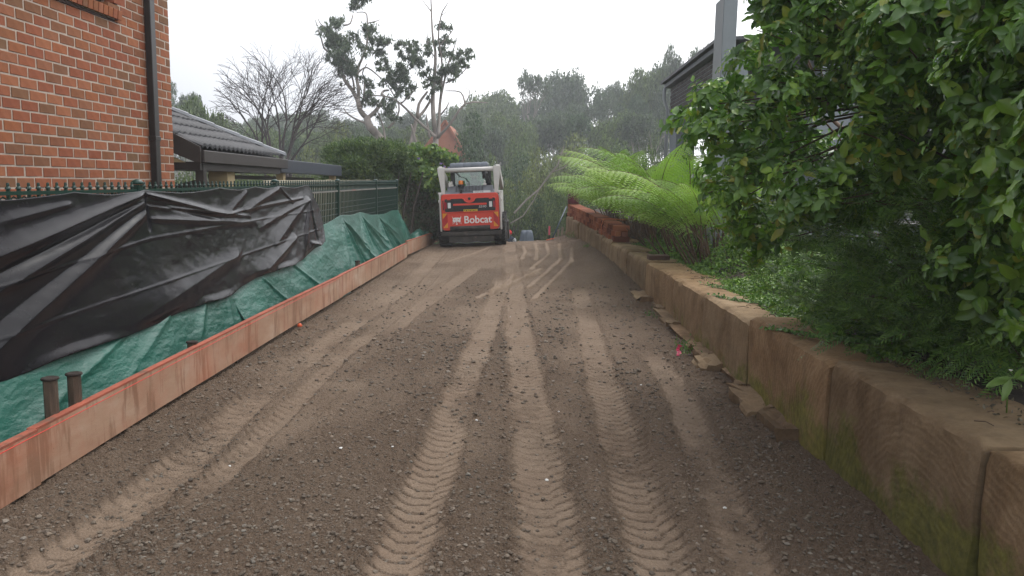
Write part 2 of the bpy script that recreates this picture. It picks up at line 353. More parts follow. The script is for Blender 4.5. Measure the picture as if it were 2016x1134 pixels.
M['ferns'] = plain('fern_stalk', (0.13, 0.085, 0.055), 0.7, 0.35, 6, 0.2)
M['bigleaf'] = leafmat('broad_leaf', (0.065, 0.15, 0.026), (0.25, 0.41, 0.055), 0.32, 0.28, 0.55, objrand=True)
M['youngleaf'] = leafmat('young_broad_leaf', (0.13, 0.26, 0.03), (0.34, 0.50, 0.07), 0.38, 0.3, 0.55)
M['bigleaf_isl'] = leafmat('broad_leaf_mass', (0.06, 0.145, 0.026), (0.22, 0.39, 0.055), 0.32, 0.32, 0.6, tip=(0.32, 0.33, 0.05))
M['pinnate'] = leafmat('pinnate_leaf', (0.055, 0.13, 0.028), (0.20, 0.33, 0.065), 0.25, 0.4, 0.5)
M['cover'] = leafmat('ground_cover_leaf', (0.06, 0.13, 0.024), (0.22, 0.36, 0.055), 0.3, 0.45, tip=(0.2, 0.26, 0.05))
M['ivy'] = leafmat('creeper_leaf', (0.06, 0.14, 0.03), (0.17, 0.30, 0.07), 0.3, 0.4)
M['grey'] = plain('grey_render', (0.24, 0.27, 0.285), 0.75, 0.06, 4, 0.1)
M['greylight'] = plain('pale_grey_render', (0.36, 0.38, 0.39), 0.75, 0.05, 4, 0.1)
M['terrain'] = plain('leaf_litter', (0.055, 0.058, 0.03), 0.9, 0.4, 0.6, 0.5, bscale=3)
M['bed'] = plain('garden_soil', (0.04, 0.028, 0.02), 0.95, 0.4, 6, 0.8, bscale=25)
M['red'] = plain('machine_red', (0.66, 0.055, 0.028), 0.32, 0.06, 2, 0.02, dirt=((0.45, 0.07, 0.04), 0.66))
M['mwhite'] = plain('machine_white', (0.60, 0.58, 0.55), 0.4, 0.06, 6, 0.03, dirt=((0.36, 0.31, 0.27), 0.6))
M['mblack'] = plain('machine_black', (0.012, 0.012, 0.013), 0.45, 0.3, 5, 0.08)
M['mgrey'] = plain('machine_grey', (0.17, 0.18, 0.20), 0.5, 0.1, 5, 0.05)
M['rolled'] = plain('grey_cloth', (0.16, 0.18, 0.21), 0.8, 0.1, 5, 0.3)
M['mud'] = plain('muddy_steel', (0.05, 0.043, 0.038), 0.7, 0.5, 6, 0.3, dirt=((0.13, 0.10, 0.08), 0.55))
M['rubber'] = plain('tyre_rubber', (0.022, 0.021, 0.02), 0.75, 0.4, 8, 0.2, dirt=((0.11, 0.09, 0.075), 0.57))
M['textw'] = plain('white_print', (0.80, 0.79, 0.77), 0.5, 0.02, 5, 0)
M['textg'] = plain('grey_print', (0.45, 0.45, 0.45), 0.5, 0.02, 5, 0)
M['yellow'] = plain('yellow_label', (0.62, 0.42, 0.02), 0.5, 0.05, 5, 0)
M['amber'] = plain('amber_plastic', (0.75, 0.20, 0.02), 0.25, 0.03, 5, 0)
M['orange'] = plain('reflective_orange', (0.72, 0.30, 0.02), 0.35, 0.03, 5, 0)
M['dred'] = plain('reflective_red', (0.42, 0.012, 0.02), 0.35, 0.03, 5, 0)
M['lens'] = plain('clear_lens', (0.7, 0.72, 0.72), 0.15, 0.03, 5, 0)
M['redlens'] = plain('red_lens', (0.30, 0.012, 0.03), 0.2, 0.03, 5, 0)
M['hivis'] = plain('hi_vis_green', (0.16, 0.60, 0.03), 0.7, 0.05, 5, 0.1)
M['skin'] = plain('skin', (0.45, 0.26, 0.18), 0.55, 0.05, 5, 0.02)
M['beanie'] = plain('red_wool', (0.60, 0.02, 0.02), 0.9, 0.1, 20, 0.4)
M['navy'] = plain('navy_cloth', (0.025, 0.035, 0.06), 0.85, 0.1, 20, 0.3)
M['whitecloth'] = plain('white_cloth', (0.62, 0.62, 0.62), 0.85, 0.05, 20, 0.3)
M['maroon'] = plain('maroon_glaze', (0.13, 0.035, 0.045), 0.5, 0.2, 5, 0.1)
M['pale'] = plain('pale_timber', (0.35, 0.28, 0.21), 0.8, 0.2, 5, 0.3)
M['pink'] = plain('pink_paint', (0.80, 0.16, 0.22), 0.5, 0.05, 5, 0)
M['pinktape'] = plain('pink_tape', (0.70, 0.04, 0.13), 0.4, 0.05, 5, 0)
M['greentape'] = plain('green_tape', (0.02, 0.38, 0.16), 0.4, 0.05, 5, 0)
M['bluepole'] = plain('blue_handle', (0.03, 0.055, 0.09), 0.4, 0.1, 5, 0)
M['orangep'] = plain('orange_paint', (0.70, 0.11, 0.03), 0.5, 0.05, 5, 0)
M['rope'] = plain('orange_cord', (0.50, 0.15, 0.06), 0.8, 0.1, 30, 0.2)
M['terracotta'] = plain('terracotta', (0.38, 0.145, 0.085), 0.8, 0.15, 1.5, 0.3)
M['greycloth'] = plain('blue_grey_cover', (0.12, 0.145, 0.18), 0.6, 0.15, 4, 0.2)
t = NT('tinted_glass'); g = t.n('ShaderNodeBsdfGlossy'); g.inputs['Roughness'].default_value = 0.03
tr = t.n('ShaderNodeBsdfTransparent'); tr.inputs['Color'].default_value = (0.50, 0.68, 0.58, 1); mx = t.n('ShaderNodeMixShader'); mx.inputs[0].default_value = 0.14
t.l(tr.outputs[0], mx.inputs[1]); t.l(g.outputs[0], mx.inputs[2]); M['glass'] = t.done(mx)
t = NT('dark_glass'); M['dglass'] = t.done(t.pbsdf((0.03, 0.035, 0.04), 0.08, None, 0.6))

# ------------------------------------------------------------------ ground shape
def wallX(Y): return np.interp(Y, [0, 7, 9, 11, 14, 17, 20, 21.5], [1.80, 1.80, 1.79, 1.73, 1.49, 1.25, 0.96, 0.80])
def gz(X, Y):
    s = sstep(7, 18.5, Y); b = s*(0.13+0.055*np.clip(X+1.33, -1.5, 3))
    d = np.clip(Y-19.2, 0, None); drop = np.where(d < 5, 0.035*d*d, 0.875+0.35*(d-5)); drop = np.minimum(drop, 3.6)
    rise = sstep(60, 420, Y)*16
    return b*sstep(26, 19.5, Y)-drop+rise
def bank(X, Y): return sstep(0.5, 0.0, wallX(Y)-X)*sstep(11, 14, Y)*sstep(22, 19.5, Y)*0.11-sstep(0.42, 0.25, wallX(Y)-X)*sstep(3.6, 4.6, Y)*sstep(12, 10, Y)*0.03
lanes = [ # X(Y) polyline, half width, lug pitch, lug strength, from Y, to Y
    ([(-2.02, 2.5), (-1.95, 3.4), (-1.93, 4.0), (-2.02, 5.7), (-2.02, 7.7), (-1.86, 11.6), (-2.0, 17.8)], 0.14, 0.105, 0.8, 0, 19),
    ([(-0.52, 2.5), (-0.52, 4.1), (-0.50, 5.9), (-0.46, 8.7), (-0.42, 12.6)], 0.135, 0.100, 1.0, 0, 12.6),
    ([(0.16, 2.5), (0.13, 3.0), (0.08, 4.0), (0.02, 5.75), (-0.12, 9.5), (-0.30, 14.0), (-0.46, 18.2)], 0.155, 0.10, 0.75, 0, 19.2),
    ([(0.58, 2.5), (0.62, 4.4), (0.64, 6.4), (0.75, 10.0)], 0.14, 0.10, 0.85, 0, 11.6),
    ([(0.93, 2.5), (1.10, 4.5), (1.2, 5.8), (1.22, 8.5)], 0.12, 0.10, 0.6, 0, 7.5),
    ([(-1.72, 2.5), (-1.66, 4), (-1.72, 7.0), (-1.6, 10)], 0.09, 0.10, 0.4, 3.6, 9.0),
    ([(-1.55, 7.5), (-1.45, 9.5), (-1.1, 13), (-0.75, 16.5)], 0.14, 0.10, 0.25, 8.2, 16),
]
ridges = [[(940, 572), (985, 553), (1060, 532)], [(965, 560), (1030, 540), (1065, 527)], [(880, 510), (930, 498), (965, 487)], [(1030, 488), (1034, 500), (1026, 512)], [(1053, 485), (1057, 499), (1055, 513)],
          [(1075, 487), (1080, 505), (1045, 528)], [(1100, 490), (1103, 515), (1040, 556)], [(1125, 500), (1125, 518), (1050, 575)], [(1010, 535), (1000, 545), (960, 560)], [(1020, 488), (1120, 491), (1150, 494)], [(1000, 483), (1060, 485), (1110, 486)]]
ridges = [[(lambda q: (q[0], q[1]))(CAM+ray(*p)*((0.15-1.6)/ray(*p)[2])) for p in r] for r in ridges]
def seg_d(X, Y, pts):
    best = np.full(X.shape, 9.0)
    for (x0, y0), (x1, y1) in zip(pts[:-1], pts[1:]):
        dx, dy = x1-x0, y1-y0; L = dx*dx+dy*dy+1e-9; tt = np.clip(((X-x0)*dx+(Y-y0)*dy)/L, 0, 1)
        best = np.minimum(best, np.hypot(X-x0-tt*dx, Y-y0-tt*dy))
    return best
def surface(X, Y):
    z = gz(X, Y)+bank(X, Y); comp = np.zeros(X.shape)
    for pts, hw, p, ls, y0, y1 in lanes:
        xc = np.interp(Y, [q[1] for q in pts], [q[0] for q in pts])+0.02*fbm(Y*0.6, Y*0+hw*90, 2)
        u = (X-xc)/hw; edge = 0.30*fbm(X*7+3*hw, Y*5, 4)+0.12*fbm(X*30, Y*30, 2); inside = sstep(1.28, 0.68, np.abs(u)+edge)*sstep(y1+0.3, y1-0.5, Y)*(sstep(y0-0.3, y0+0.5, Y) if y0 > 0 else 1)
        far = sstep(12.5, 8.5, Y)
        w = np.abs(u); sh = np.where(w < 0.33, 0, (w-0.33)*1.05)*p*1.25+np.where(u > 0, 0.5, 0)*p*sstep(0.28, 0.4, w)
        ph = (Y-sh+0.008*fbm(X*20, Y*20, 2))/p; fr = np.abs(ph-np.round(ph))
        wob = 0.6+0.9*(fbm(X*3+5, Y*1.1, 3)+0.35)
        g = sstep(0.16, 0.05, fr)*ls*np.clip(wob, 0.15, 1.3)
        patch = np.clip(1.0+1.1*fbm(X*2.4, Y*0.9+p*70, 4)+0.5*fbm(X*14, Y*11, 3), 0.05, 1)*(0.55+0.45*ls+0.25*(1-ls))
        z = z-0.014*inside-0.011*inside*g*(0.35+0.65*far); z = z+0.007*sstep(0.35, 0.0, np.abs(w-1.15))*(1-inside)
        comp = np.maximum(comp, 0.84*inside*np.clip(patch, 0, 1)*(1-0.75*g))
        g2 = sstep(0.14, 0.06, fr)*sstep(0.6, 0.9, w)*sstep(1.75, 1.2, w)*sstep(y1+0.3, y1-0.5, Y); z = z-0.010*g2
    for r in ridges:
        d = seg_d(X, Y, r); k = sstep(0.07, 0.02, d+0.03*fbm(X*9, Y*9, 2)); z = z+0.014*k-0.012*sstep(0.22, 0.12, d)*(1-k); comp = np.maximum(comp, 0.95*k)
    broad = fbm(X*1.3+3, Y*0.55+9, 4); comp = np.maximum(comp, np.clip(0.15+1.1*broad, 0, 0.5)*sstep(1.7, 0.6, X)*sstep(-2.5, -2.1, X))
    comp = np.maximum(comp, 0.5*sstep(12.5, 16, Y)*np.clip(0.6+1.5*fbm(X*2, Y*2, 3), 0, 1)*sstep(1.1, 0.4, X))
    lo = 1-comp
    z = z+0.012*fbm(X*5, Y*5, 3)+lo*(0.02*np.abs(fbm(X*20, Y*20, 3))+0.016*np.clip(fbm(X*48+7, Y*42, 2)+0.12, 0, 1)+0.012*np.clip(fbm(X*31+7, Y*27, 2)-0.05, 0, 1))+0.012*(1-sstep(0.1, 0.5, X+2.5))*np.abs(fbm(X*12, Y*12, 3))*3
    z = z+0.03*sstep(10, 14, Y)*sstep(1.1, 0.3, wallX(Y)-X)*np.abs(fbm(X*6, Y*6, 4))*2
    return z, np.clip(comp, 0, 1)
ys = [1.2]
while ys[-1] < 24: ys.append(ys[-1]+max(0.006, 0.0062*(ys[-1]/3)**1.5))
ys = np.array(ys); xs = np.linspace(-3.25, 1.98, 560)
GX, GY = np.meshgrid(xs, ys); GZ, GC = surface(GX, GY)
me = np_mesh('driveway', np.stack([GX, GY, GZ], -1).reshape(-1, 3), grid_faces(len(ys), len(xs)), M['soil'], True)
a_ = me.attributes.new('compact', 'FLOAT', 'POINT'); a_.data.foreach_set('value', GC.ravel().astype(np.float32))
tag(mobj('driveway', me), kind='structure')
# crumbs and small stones lying on the loose soil
phi = (1+5**0.5)/2
ico = np.array([(-1, phi, 0), (1, phi, 0), (-1, -phi, 0), (1, -phi, 0), (0, -1, phi), (0, 1, phi), (0, -1, -phi), (0, 1, -phi), (phi, 0, -1), (phi, 0, 1), (-phi, 0, -1), (-phi, 0, 1)])/1.9
icf = np.array([(0,11,5),(0,5,1),(0,1,7),(0,7,10),(0,10,11),(1,5,9),(5,11,4),(11,10,2),(10,7,6),(7,1,8),(3,9,4),(3,4,2),(3,2,6),(3,6,8),(3,8,9),(4,9,5),(2,4,11),(6,2,10),(8,6,7),(9,8,1)])
def rocks(name, P, S, mat, parent=None, squash=0.65, jag=0.28):
    n = len(P); a = rng.random(n)*6.283; ca, sa = np.cos(a), np.sin(a)
    V = ico[None]*(1+jag*(rng.random((n, 12, 1))-0.5)*2); V = V*np.stack([0.8+0.7*rng.random(n), 0.8+0.5*rng.random(n), squash*(0.7+0.6*rng.random(n))], 1)[:, None]
    X = V[..., 0]*ca[:, None]-V[..., 1]*sa[:, None]; Y = V[..., 0]*sa[:, None]+V[..., 1]*ca[:, None]
    V = np.stack([X, Y, V[..., 2]], -1)*S[:, None, None]+P[:, None]
    Fa = icf[None]+(np.arange(n)*12)[:, None, None]
    return mobj(name, np_mesh(name, V.reshape(-1, 3), Fa.reshape(-1, 3), mat, False), parent)
n = 60000; u = rng.random(n); yy = 1/(1/2.3-u*(1/2.3-1/12.0)); xx = rng.random(n)*4.2-2.45
_, cc = surface(xx, yy); keep = rng.random(n) > cc*1.15; xx, yy = xx[keep], yy[keep]; zz, _ = surface(xx, yy)
clus = fbm(xx*1.5, yy*1.5, 3); S = 0.0022+0.0105*rng.random(len(xx))**5+0.0018*np.clip(clus+0.3, 0, 1)
S = S*np.clip(yy/4.5, 1, 1.7)
k2 = np.argsort(rng.random(len(xx)))[:30000]
tag(rocks('soil_crumbs', np.stack([xx, yy, zz+S*0.25], 1)[k2], S[k2], M['stone_bits']), 'brown gravel and soil crumbs loose over the driveway', 'gravel', kind='stuff')
wc = [(773, 885), (671, 887), (1427, 1000), (1077, 942), (452, 913), (462, 702), (1005, 625), (1262, 760), (1100, 812), (938, 832)]
P = []
for p in wc:
    d = ray(*p); q = CAM+d*((-1.6)/d[2]); P.append((q[0], q[1], float(surface(np.array([q[0]]), np.array([q[1]]))[0][0])+0.004))
tag(rocks('shell_chips', np.array(P), np.full(len(P), 0.0085), M['white']), 'tiny white chips scattered on the brown driveway', 'chips', kind='stuff')
# terrain out to the horizon, under and around everything
ty = np.concatenate([np.arange(-30, 60, 0.75), np.geomspace(60, 900, 60)]); tx = np.concatenate([-np.geomspace(500, 7, 34), np.linspace(-6.5, 6.5, 40), np.geomspace(7, 500, 34)])
TX, TY = np.meshgrid(tx, ty); TZ = gz(TX, TY)-0.10-np.where((TY > 0) & (TY < 26), 0.12, 0)+0.9*fbm(TX*0.06, TY*0.06, 3)*sstep(26, 50, TY)
tag(mobj('terrain', np_mesh('terrain', np.stack([TX, TY, TZ], -1).reshape(-1, 3), grid_faces(len(ty), len(tx)), M['terrain'], True)), kind='structure')
def ter(X, Y): return float(gz(np.array(X, float), np.array(Y, float)))-0.1
# raised garden bed behind the retaining wall
by = np.linspace(-1, 23, 90); bxs = np.linspace(0.25, 7, 30); BX, BY = np.meshgrid(bxs, by); BX = BX+wallX(BY)
topz = lambda Y: np.interp(Y, [0, 4.4, 6, 7.8, 11.2, 14, 17, 20, 22], [0.63, 0.63, 0.575, 0.53, 0.545, 0.62, 0.74, 0.86, 0.9])
BZ = topz(BY)-0.03+0.12*fbm(BX*1.5, BY*1.5, 4)*sstep(0.3, 0.7, BX-wallX(BY))+0.10*sstep(0.45, 1.2, BX-wallX(BY))
BZ = np.where(BY > 22.4, BZ-2.5, BZ)
tag(mobj('garden_bed', np_mesh('garden_bed', np.stack([BX, BY, BZ], -1).reshape(-1, 3), grid_faces(len(by), len(bxs)), M['bed'], True)), kind='structure')
# haze
hb = MB().box(-130, 130, -6, 150, -6.5, 34); ho = hb.build('haze', None)
t = NT('haze_air'); pv = t.n('ShaderNodeVolumePrincipled'); pv.inputs['Color'].default_value = (0.93, 0.96, 1.0, 1); pv.inputs['Density'].default_value = 0.0018; pv.inputs['Anisotropy'].default_value = 0.0
t.l(pv.outputs[0], t.out.inputs['Volume']); ho.data.materials.append(t.m); tag(ho, kind='stuff')
# ------------------------------------------------------------------ retaining wall
joints = [-0.2, 1.3, 2.98, 4.50, 6.15, 7.75, 9.3, 11.1, 12.55, 14.0, 14.9, 15.7, 16.9, 18.1, 19.0, 20.1]
rw = thing('retaining_wall', 'long low wall of sawn mossy sandstone blocks along the right of the driveway', 'wall', (1.8, 0, 0))
def block(y0, y1, k):
    g = 0.022; ny, nz, nx = 26, 12, 8; zt = float(topz((y0+y1)/2)); zb = float(gz(np.array(1.8), np.array((y0+y1)/2)))+0.01
    prof = [(0, zb-0.06)]; prof += [(0, zb-0.06+(zt-zb+0.06-0.03)*i/nz) for i in range(1, nz)]; prof += [(0.008, zt-0.022), (0.022, zt-0.006)]; prof += [(0.03+0.5*i/nx, zt) for i in range(nx+1)]
    prof = np.array(prof); yv = np.linspace(y0+g/2, y1-g/2, ny+1); D, Yg = np.meshgrid(prof[:, 0], yv); Z = np.tile(prof[:, 1], (ny+1, 1))
    joff = rnd.uniform(-0.03, 0.03); u = (Yg-y0)/(y1-y0); er = np.minimum(Yg-y0, y1-Yg)
    top = (D > 0.02); n1 = fbm(Yg*2.3+k*7, Z*2.6+D*3, 4); n2 = fbm(Yg*9+k*3, Z*9, 3); n3 = fbm(Yg*16, D*8+k, 3)
    off = 0.022*n1+0.010*n2+0.02*sstep(0.022, 0.0, er)+joff
    X = wallX(Yg)+D+np.where(top, 0.4*off*sstep(0.12, 0.0, D), off)+np.where((D > 0) & (D < 0.035), 0.02*n3, 0)
    Zo = Z+np.where(top, 0.012*n3+0.018*fbm(Yg*1.4+k*5, D*2, 3), 0)-0.02*sstep(0.05, 0.0, er)*(Z > zt-0.05)+(rnd.random()-0.5)*0.02*(Z > zb+0.2)
    nc = X.shape[1]; V = np.stack([X, Yg, Zo], -1).reshape(-1, 3); Fq = grid_faces(ny+1, nc)[:, ::-1]
    # ends
    b = len(V); ends = []
    for row in (0, ny):
        yy = Yg[row, 0]; xr = float(wallX(yy))+0.53
        base = len(V); V = np.concatenate([V, np.stack([np.full(nc, xr), np.full(nc, yy), Zo[row]*0+zb-0.06], 1)])
        i = np.arange(nc-1); ends.append(np.stack([row*nc+i, row*nc+i+1, base+i+1, base+i], 1))
    Fq = np.concatenate([Fq]+ends)
    me = np_mesh('sandstone_block', V, Fq, M['sand'], True); me.set_sharp_from_angle(angle=math.radians(42))
    cy = y0+(y1-y0)*rnd.choice([-0.2, 0.3, 1.1]); cz = zb+rnd.uniform(-0.5, 0.2)
    if k in (6, 7): cy = y0+0.35*(y1-y0); cz = zt+0.15
    A = V-np.array([[1.9, cy, cz]]); at_ = me.attributes.new('bc', 'FLOAT_VECTOR', 'POINT'); at_.data.foreach_set('vector', A.astype(np.float32).ravel())
    return mobj('sandstone_block', me, rw)
for k in range(len(joints)-1): block(joints[k], joints[k+1], k)
# irregular rubble footing
ft = thing('stone_footing', 'rough broken sandstone footing showing at the foot of the wall', 'footing', (1.7, 7, 0))
r2 = random.Random(3); y = 4.9
while y < 11.2:
    L = r2.uniform(0.35, 1.1); w = r2.uniform(0.16, 0.36)*(0.55+0.45*min(1, (y-3.5)/2)); x1 = float(wallX(y))+0.09
    bm = bmesh.new(); bmesh.ops.create_cube(bm, size=1); bmesh.ops.subdivide_edges(bm, edges=bm.edges[:], cuts=5, use_grid_fill=True)
    gzz = float(gz(np.array(x1), np.array(y)))
    for v_ in bm.verts:
        c = v_.co; q = Vector((x1-w/2+c.x*w, y+L/2+c.y*L*1.03, gzz-0.035+c.z*0.20+c.x*0.05))
        nn = fbm(np.array(q.y*6), np.array(q.z*9+q.x*5), 4); n2 = fbm(np.array(q.y*20), np.array(q.z*20+q.x*20), 3)
        n3 = fbm(np.array(q.y*2.1), np.array(q.x*1.0), 2); q.x += -0.10*float(nn)-0.05*float(n2)-0.10*float(n3); q.z += 0.06*float(nn)+0.05*float(n2)+0.09*float(n3); q.z = min(q.z, gzz+0.055+0.03*float(n3)+0.02*float(n2)); v_.co = q
    me = bpy.data.meshes.new('stone'); bm.to_mesh(me); bm.free(); me.materials.append(M['ledge'])
    for p in me.polygons: p.use_smooth = True
    me.set_sharp_from_angle(angle=math.radians(24)); mobj('stone', me, ft); y += L*0.97

# ------------------------------------------------------------------ stacked bricks on the wall
r3 = random.Random(11)
bmesh1 = MB().box(-0.15, 0.15, -0.048, 0.048, 0, 0.091).mesh('brick', M['stackbrick'], False, 0.005)
bmesh2 = MB().box(-0.05, 0.05, -0.15, 0.15, 0, 0.091).mesh('brick_header', M['stackbrick'], False, 0.005)
bi = 0; stk = []
y = 14.05; col = 0
while y < 20.2:
    for row in range(3):
        X = float(wallX(y)); z0 = float(topz(y))+0.004+row*0.1
        yj = y+r3.uniform(-0.012, 0.012)
        if col == 0 and row == 1:
            for dx in (0.10, 0.215): stk.append((bmesh2, X+dx+0.03, y+0.06, z0, 0))
        else: stk.append((bmesh1, X+0.19+r3.uniform(-0.03, 0.02), yj, z0, r3.uniform(-0.05, 0.05)))
    y += 0.115; col += 1
for i, (bmh, x, yy, z, rz) in enumerate(stk):
    o = mobj('loose_brick', bmh); o.location = (x, yy, z); o.rotation_euler = (0, 0, rz-0.08)
    cs = round((z-float(topz(yy)))/0.1); cs = min(2, max(0, cs)); near = yy < 14.2
    lab = (['bottom end brick of the low red stack, nearest the paver', 'red half-face brick in the middle course at the near end of the stack', 'topmost end brick of the low red stack, nearest the paver'][cs] if near else
           ['red brick in the bottom course of the low stack on the sandstone wall', 'red brick in the middle course of the low stack on the sandstone wall', 'red brick in the top course of the low stack on the sandstone wall'][cs])
    tag(o, lab, 'brick', 'loose red bricks stacked on the sandstone wall'+('' if near else ', '+['bottom', 'middle', 'top'][cs]+' course'))
pv_ = MB().box(-0.15, 0.15, -0.10, 0.10, 0, 0.075).build('paver', plain('brown_paver', (0.10, 0.055, 0.04), 0.7, 0.2, 8, 0.3), None, False, bevel=0.008)
p = at(1296, 510, 11.3); pv_.location = (p[0], p[1], float(topz(11.3))+0.012); pv_.rotation_euler = (0, 0, 0.06); tag(pv_, 'single dark brown paver lying on the sandstone wall, short of the brick stack', 'paver')
# cord on the bricks
zt = float(topz(15))+0.31
cb = MB()
for k in range(3):
    pts = [(float(wallX(14.9))-0.02-0.004*k, 14.9+0.05*k, zt-0.28+0.02*k), (float(wallX(15))-0.015, 15.0, zt-0.1), (float(wallX(15.2))+0.06+0.03*k, 15.2+0.1*k, zt+0.01), (float(wallX(15.6))+0.25, 15.6-0.1*k, zt+0.015), (float(wallX(15.3))+0.55, 15.2, zt+0.0)]
    cb.tube(pts, 0.008, 5)
tag(cb.build('cord', M['rope'], None, True), 'orange cord looped over the stacked red bricks', 'cord')
hz = at(1127, 404, 20.0)
pt = thing('pot', 'maroon pot with a pale rim standing on the far end of the brick stack', 'pot', (hz[0]+0.02, 20.0, float(topz(20))+0.31))
MB().lathe((hz[0]+0.02, 20.0, float(topz(20))+0.31), [(0.13, 0), (0.145, 0.02), (0.15, 0.28), (0.145, 0.30)], 20).build('body', M['maroon'], pt, 'auto')
MB().lathe((hz[0]+0.02, 20.0, float(topz(20))+0.31), [(0.155, 0.30), (0.16, 0.31), (0.16, 0.35), (0.13, 0.375), (0.08, 0.38)], 20).build('rim', M['pale'], pt, 'auto')
# long handled tool leaning on the wall end
a = at(1115, 407, 20.4); b = at(1088, 471, 19.5); b[2] = float(gz(np.array(b[0]), np.array(b[1])))+0.02
tl = thing('rake', 'long blue-handled tool with an orange foot leaning against the far end of the wall', 'tool', (b[0], b[1], b[2]))
MB().tube([b+np.array([0, 0, 0.05]), a], 0.016, 8).build('handle', M['bluepole'], tl, True)
MB().beam(b+np.array([-0.16, 0, 0.0]), b+np.array([0.04, 0, 0.05]), 0.06, 0.02).build('blade', M['orangep'], tl, bevel=0.006)
b = at(1081, 472, 21.0); ps = thing('marker_stake', 'thin survey stake with a pink painted top beside the leaning tool', 'stake', (b[0], b[1], b[2]-0.25))
MB().box(b[0]-0.012, b[0]+0.012, 20.99, 21.01, b[2]-0.3, b[2]+0.18).build('shaft', M['darkbark'], ps)
MB().box(b[0]-0.024, b[0]+0.024, 20.98, 21.02, b[2]+0.13, b[2]+0.37).build('painted_top', M['pink'], ps)
for i, (px, py0, py1, w) in enumerate([(1098, 452, 478, 4), (1106, 447, 478, 5), (1112, 455, 480, 4), (1091, 458, 476, 3)]):
    a = at(px, py0, 22.0); w_ = w*22/F
    o = MB().beam((a[0], 22.0, a[2]-0.9), (a[0]+0.02, 22.0, a[2]), w_, w_).build('timber_peg', M['pale'])
    tag(o, 'short pale timber peg standing in the ground past the wall end', 'peg', 'pale timber pegs past the wall end')

# ------------------------------------------------------------------ formwork boards and stakes
def btop(Y): return np.interp(Y, [1, 3.5, 6.7, 11, 15.74], [0.30, 0.322, 0.355, 0.385, 0.400])
segs = [(1.6, 3.75, 'nearest formwork board of the left row, deep pink-orange paint'), (3.755, 10.2, 'longest weathered formwork board with a red string along its top edge'), (10.205, 15.75, 'streaky formwork board beside the green tarpaulin, third along the row'), (15.76, 21.15, 'farthest formwork board, set a little higher by the machine')]
for i, (y0, y1, lab) in enumerate(segs):
    th = thing('formwork_board', lab, 'board', (-2.5, y0, 0), 'pink formwork boards along the left of the driveway')
    ny = max(6, int((y1-y0)*5)); yv = np.linspace(y0, y1, ny+1); xf = -2.5+0.012*fbm(yv*0.4, yv*0+i, 2)*2-0.004*(i % 2)
    if i < 3: zt_ = btop(yv)
    else: zt_ = np.interp(yv, [15.7, 21.2], [0.445, 0.335])
    zb_ = zt_-(0.295 if i < 3 else 0.29)
    def strip(z0, z1, x0, x1):
        V = np.stack([np.stack([xf+x1, yv, z0], 1), np.stack([xf+x1, yv, z1], 1), np.stack([xf+x0, yv, z1], 1), np.stack([xf+x0, yv, z0], 1)], 1).reshape(-1, 3)
        Fq = []
        for r in range(ny):
            for c in range(4): Fq.append((r*4+c, (r+1)*4+c, (r+1)*4+(c+1) % 4, r*4+(c+1) % 4))
        Fq += [(0, 1, 2, 3), (ny*4+3, ny*4+2, ny*4+1, ny*4)]
        return V, Fq
    V, Fq = strip(zb_, zt_-0.012, -0.045, 0); mobj('face', np_mesh('face', V, Fq, M['board']), th)
    V, Fq = strip(zt_-0.012, zt_, -0.045, 0.0015); mobj('painted_edge', np_mesh('painted_edge', V, Fq, M['boardtop']), th)
yv = np.linspace(1.7, 10.0, 12)
tag(MB().tube([(-2.485, float(q), float(btop(q))-0.022) for q in yv], 0.0022, 5).build('string_line', M['redline'], None, True), 'taut red string line along the long formwork board', 'string')
spots = [(98, 742, 0.055, 'left one of the two tall round-topped stakes behind the board'), (145, 733, 0.055, 'right one of the two tall round-topped stakes behind the board'), (378, 671, 0.05, 'short stake poking up behind the middle of the long board'), (704, 513, 0.06, 'short stake against the green tarpaulin, farthest along')]
for px, py, w, lab in spots:
    p = atX(px, py, -2.585); hw = 0.036
    prof = [(hw*math.cos(a_+0.39), hw*math.sin(a_+0.39)) for a_ in [k*math.pi/4 for k in range(8)]]
    th = thing('timber_stake', lab, 'stake', (p[0], p[1], -0.05), 'timber stakes holding the formwork')
    sb = MB(); ht = p[2]; vs = []
    for z_ in (-0.08, ht-0.015):
        vs += [(p[0]+q[0]*1.0, p[1]+q[1], z_) for q in prof]
    sb.add(vs, [(k, (k+1) % 8, 8+(k+1) % 8, 8+k) for k in range(8)]+[tuple(range(8, 16))]); sb.build('post', M['stake'], th)
    MB().lathe((p[0], p[1], ht-0.018), [(0.037, 0), (0.045, 0.004), (0.044, 0.014), (0.03, 0.018), (0.02, 0.012)], 12).build('mushroomed_top', plain('split_timber_top', (0.035, 0.025, 0.02), 0.9, 0.3, 20, 0.6) if 'split_timber_top' not in bpy.data.materials else bpy.data.materials['split_timber_top'], th, True)
for px, py in [(245, 945), (378, 772), (477, 712), (578, 656), (640, 616), (662, 606), (700, 580), (727, 562), (760, 540), (835, 500)]:
    Y = float(atX(px, py, -2.52)[1]); o = MB().box(-2.615, -2.555, Y-0.03, Y+0.03, -0.06, 0.2).build('peg', M['stake'])
    tag(o, 'square timber peg showing under the formwork board', 'peg', 'timber pegs under the formwork boards')
p = atX(590, 640, -2.47); o = MB().lathe((p[0], p[1], p[2]-0.02), [(0.018, 0), (0.03, 0.01), (0.022, 0.03), (0.006, 0.04)], 8).build('marker_tag', M['orangep'], None, True)
tag(o, 'small bright orange tag at the foot of the long board', 'marker')
p = at(1333, 688, 7.3); tb = MB()
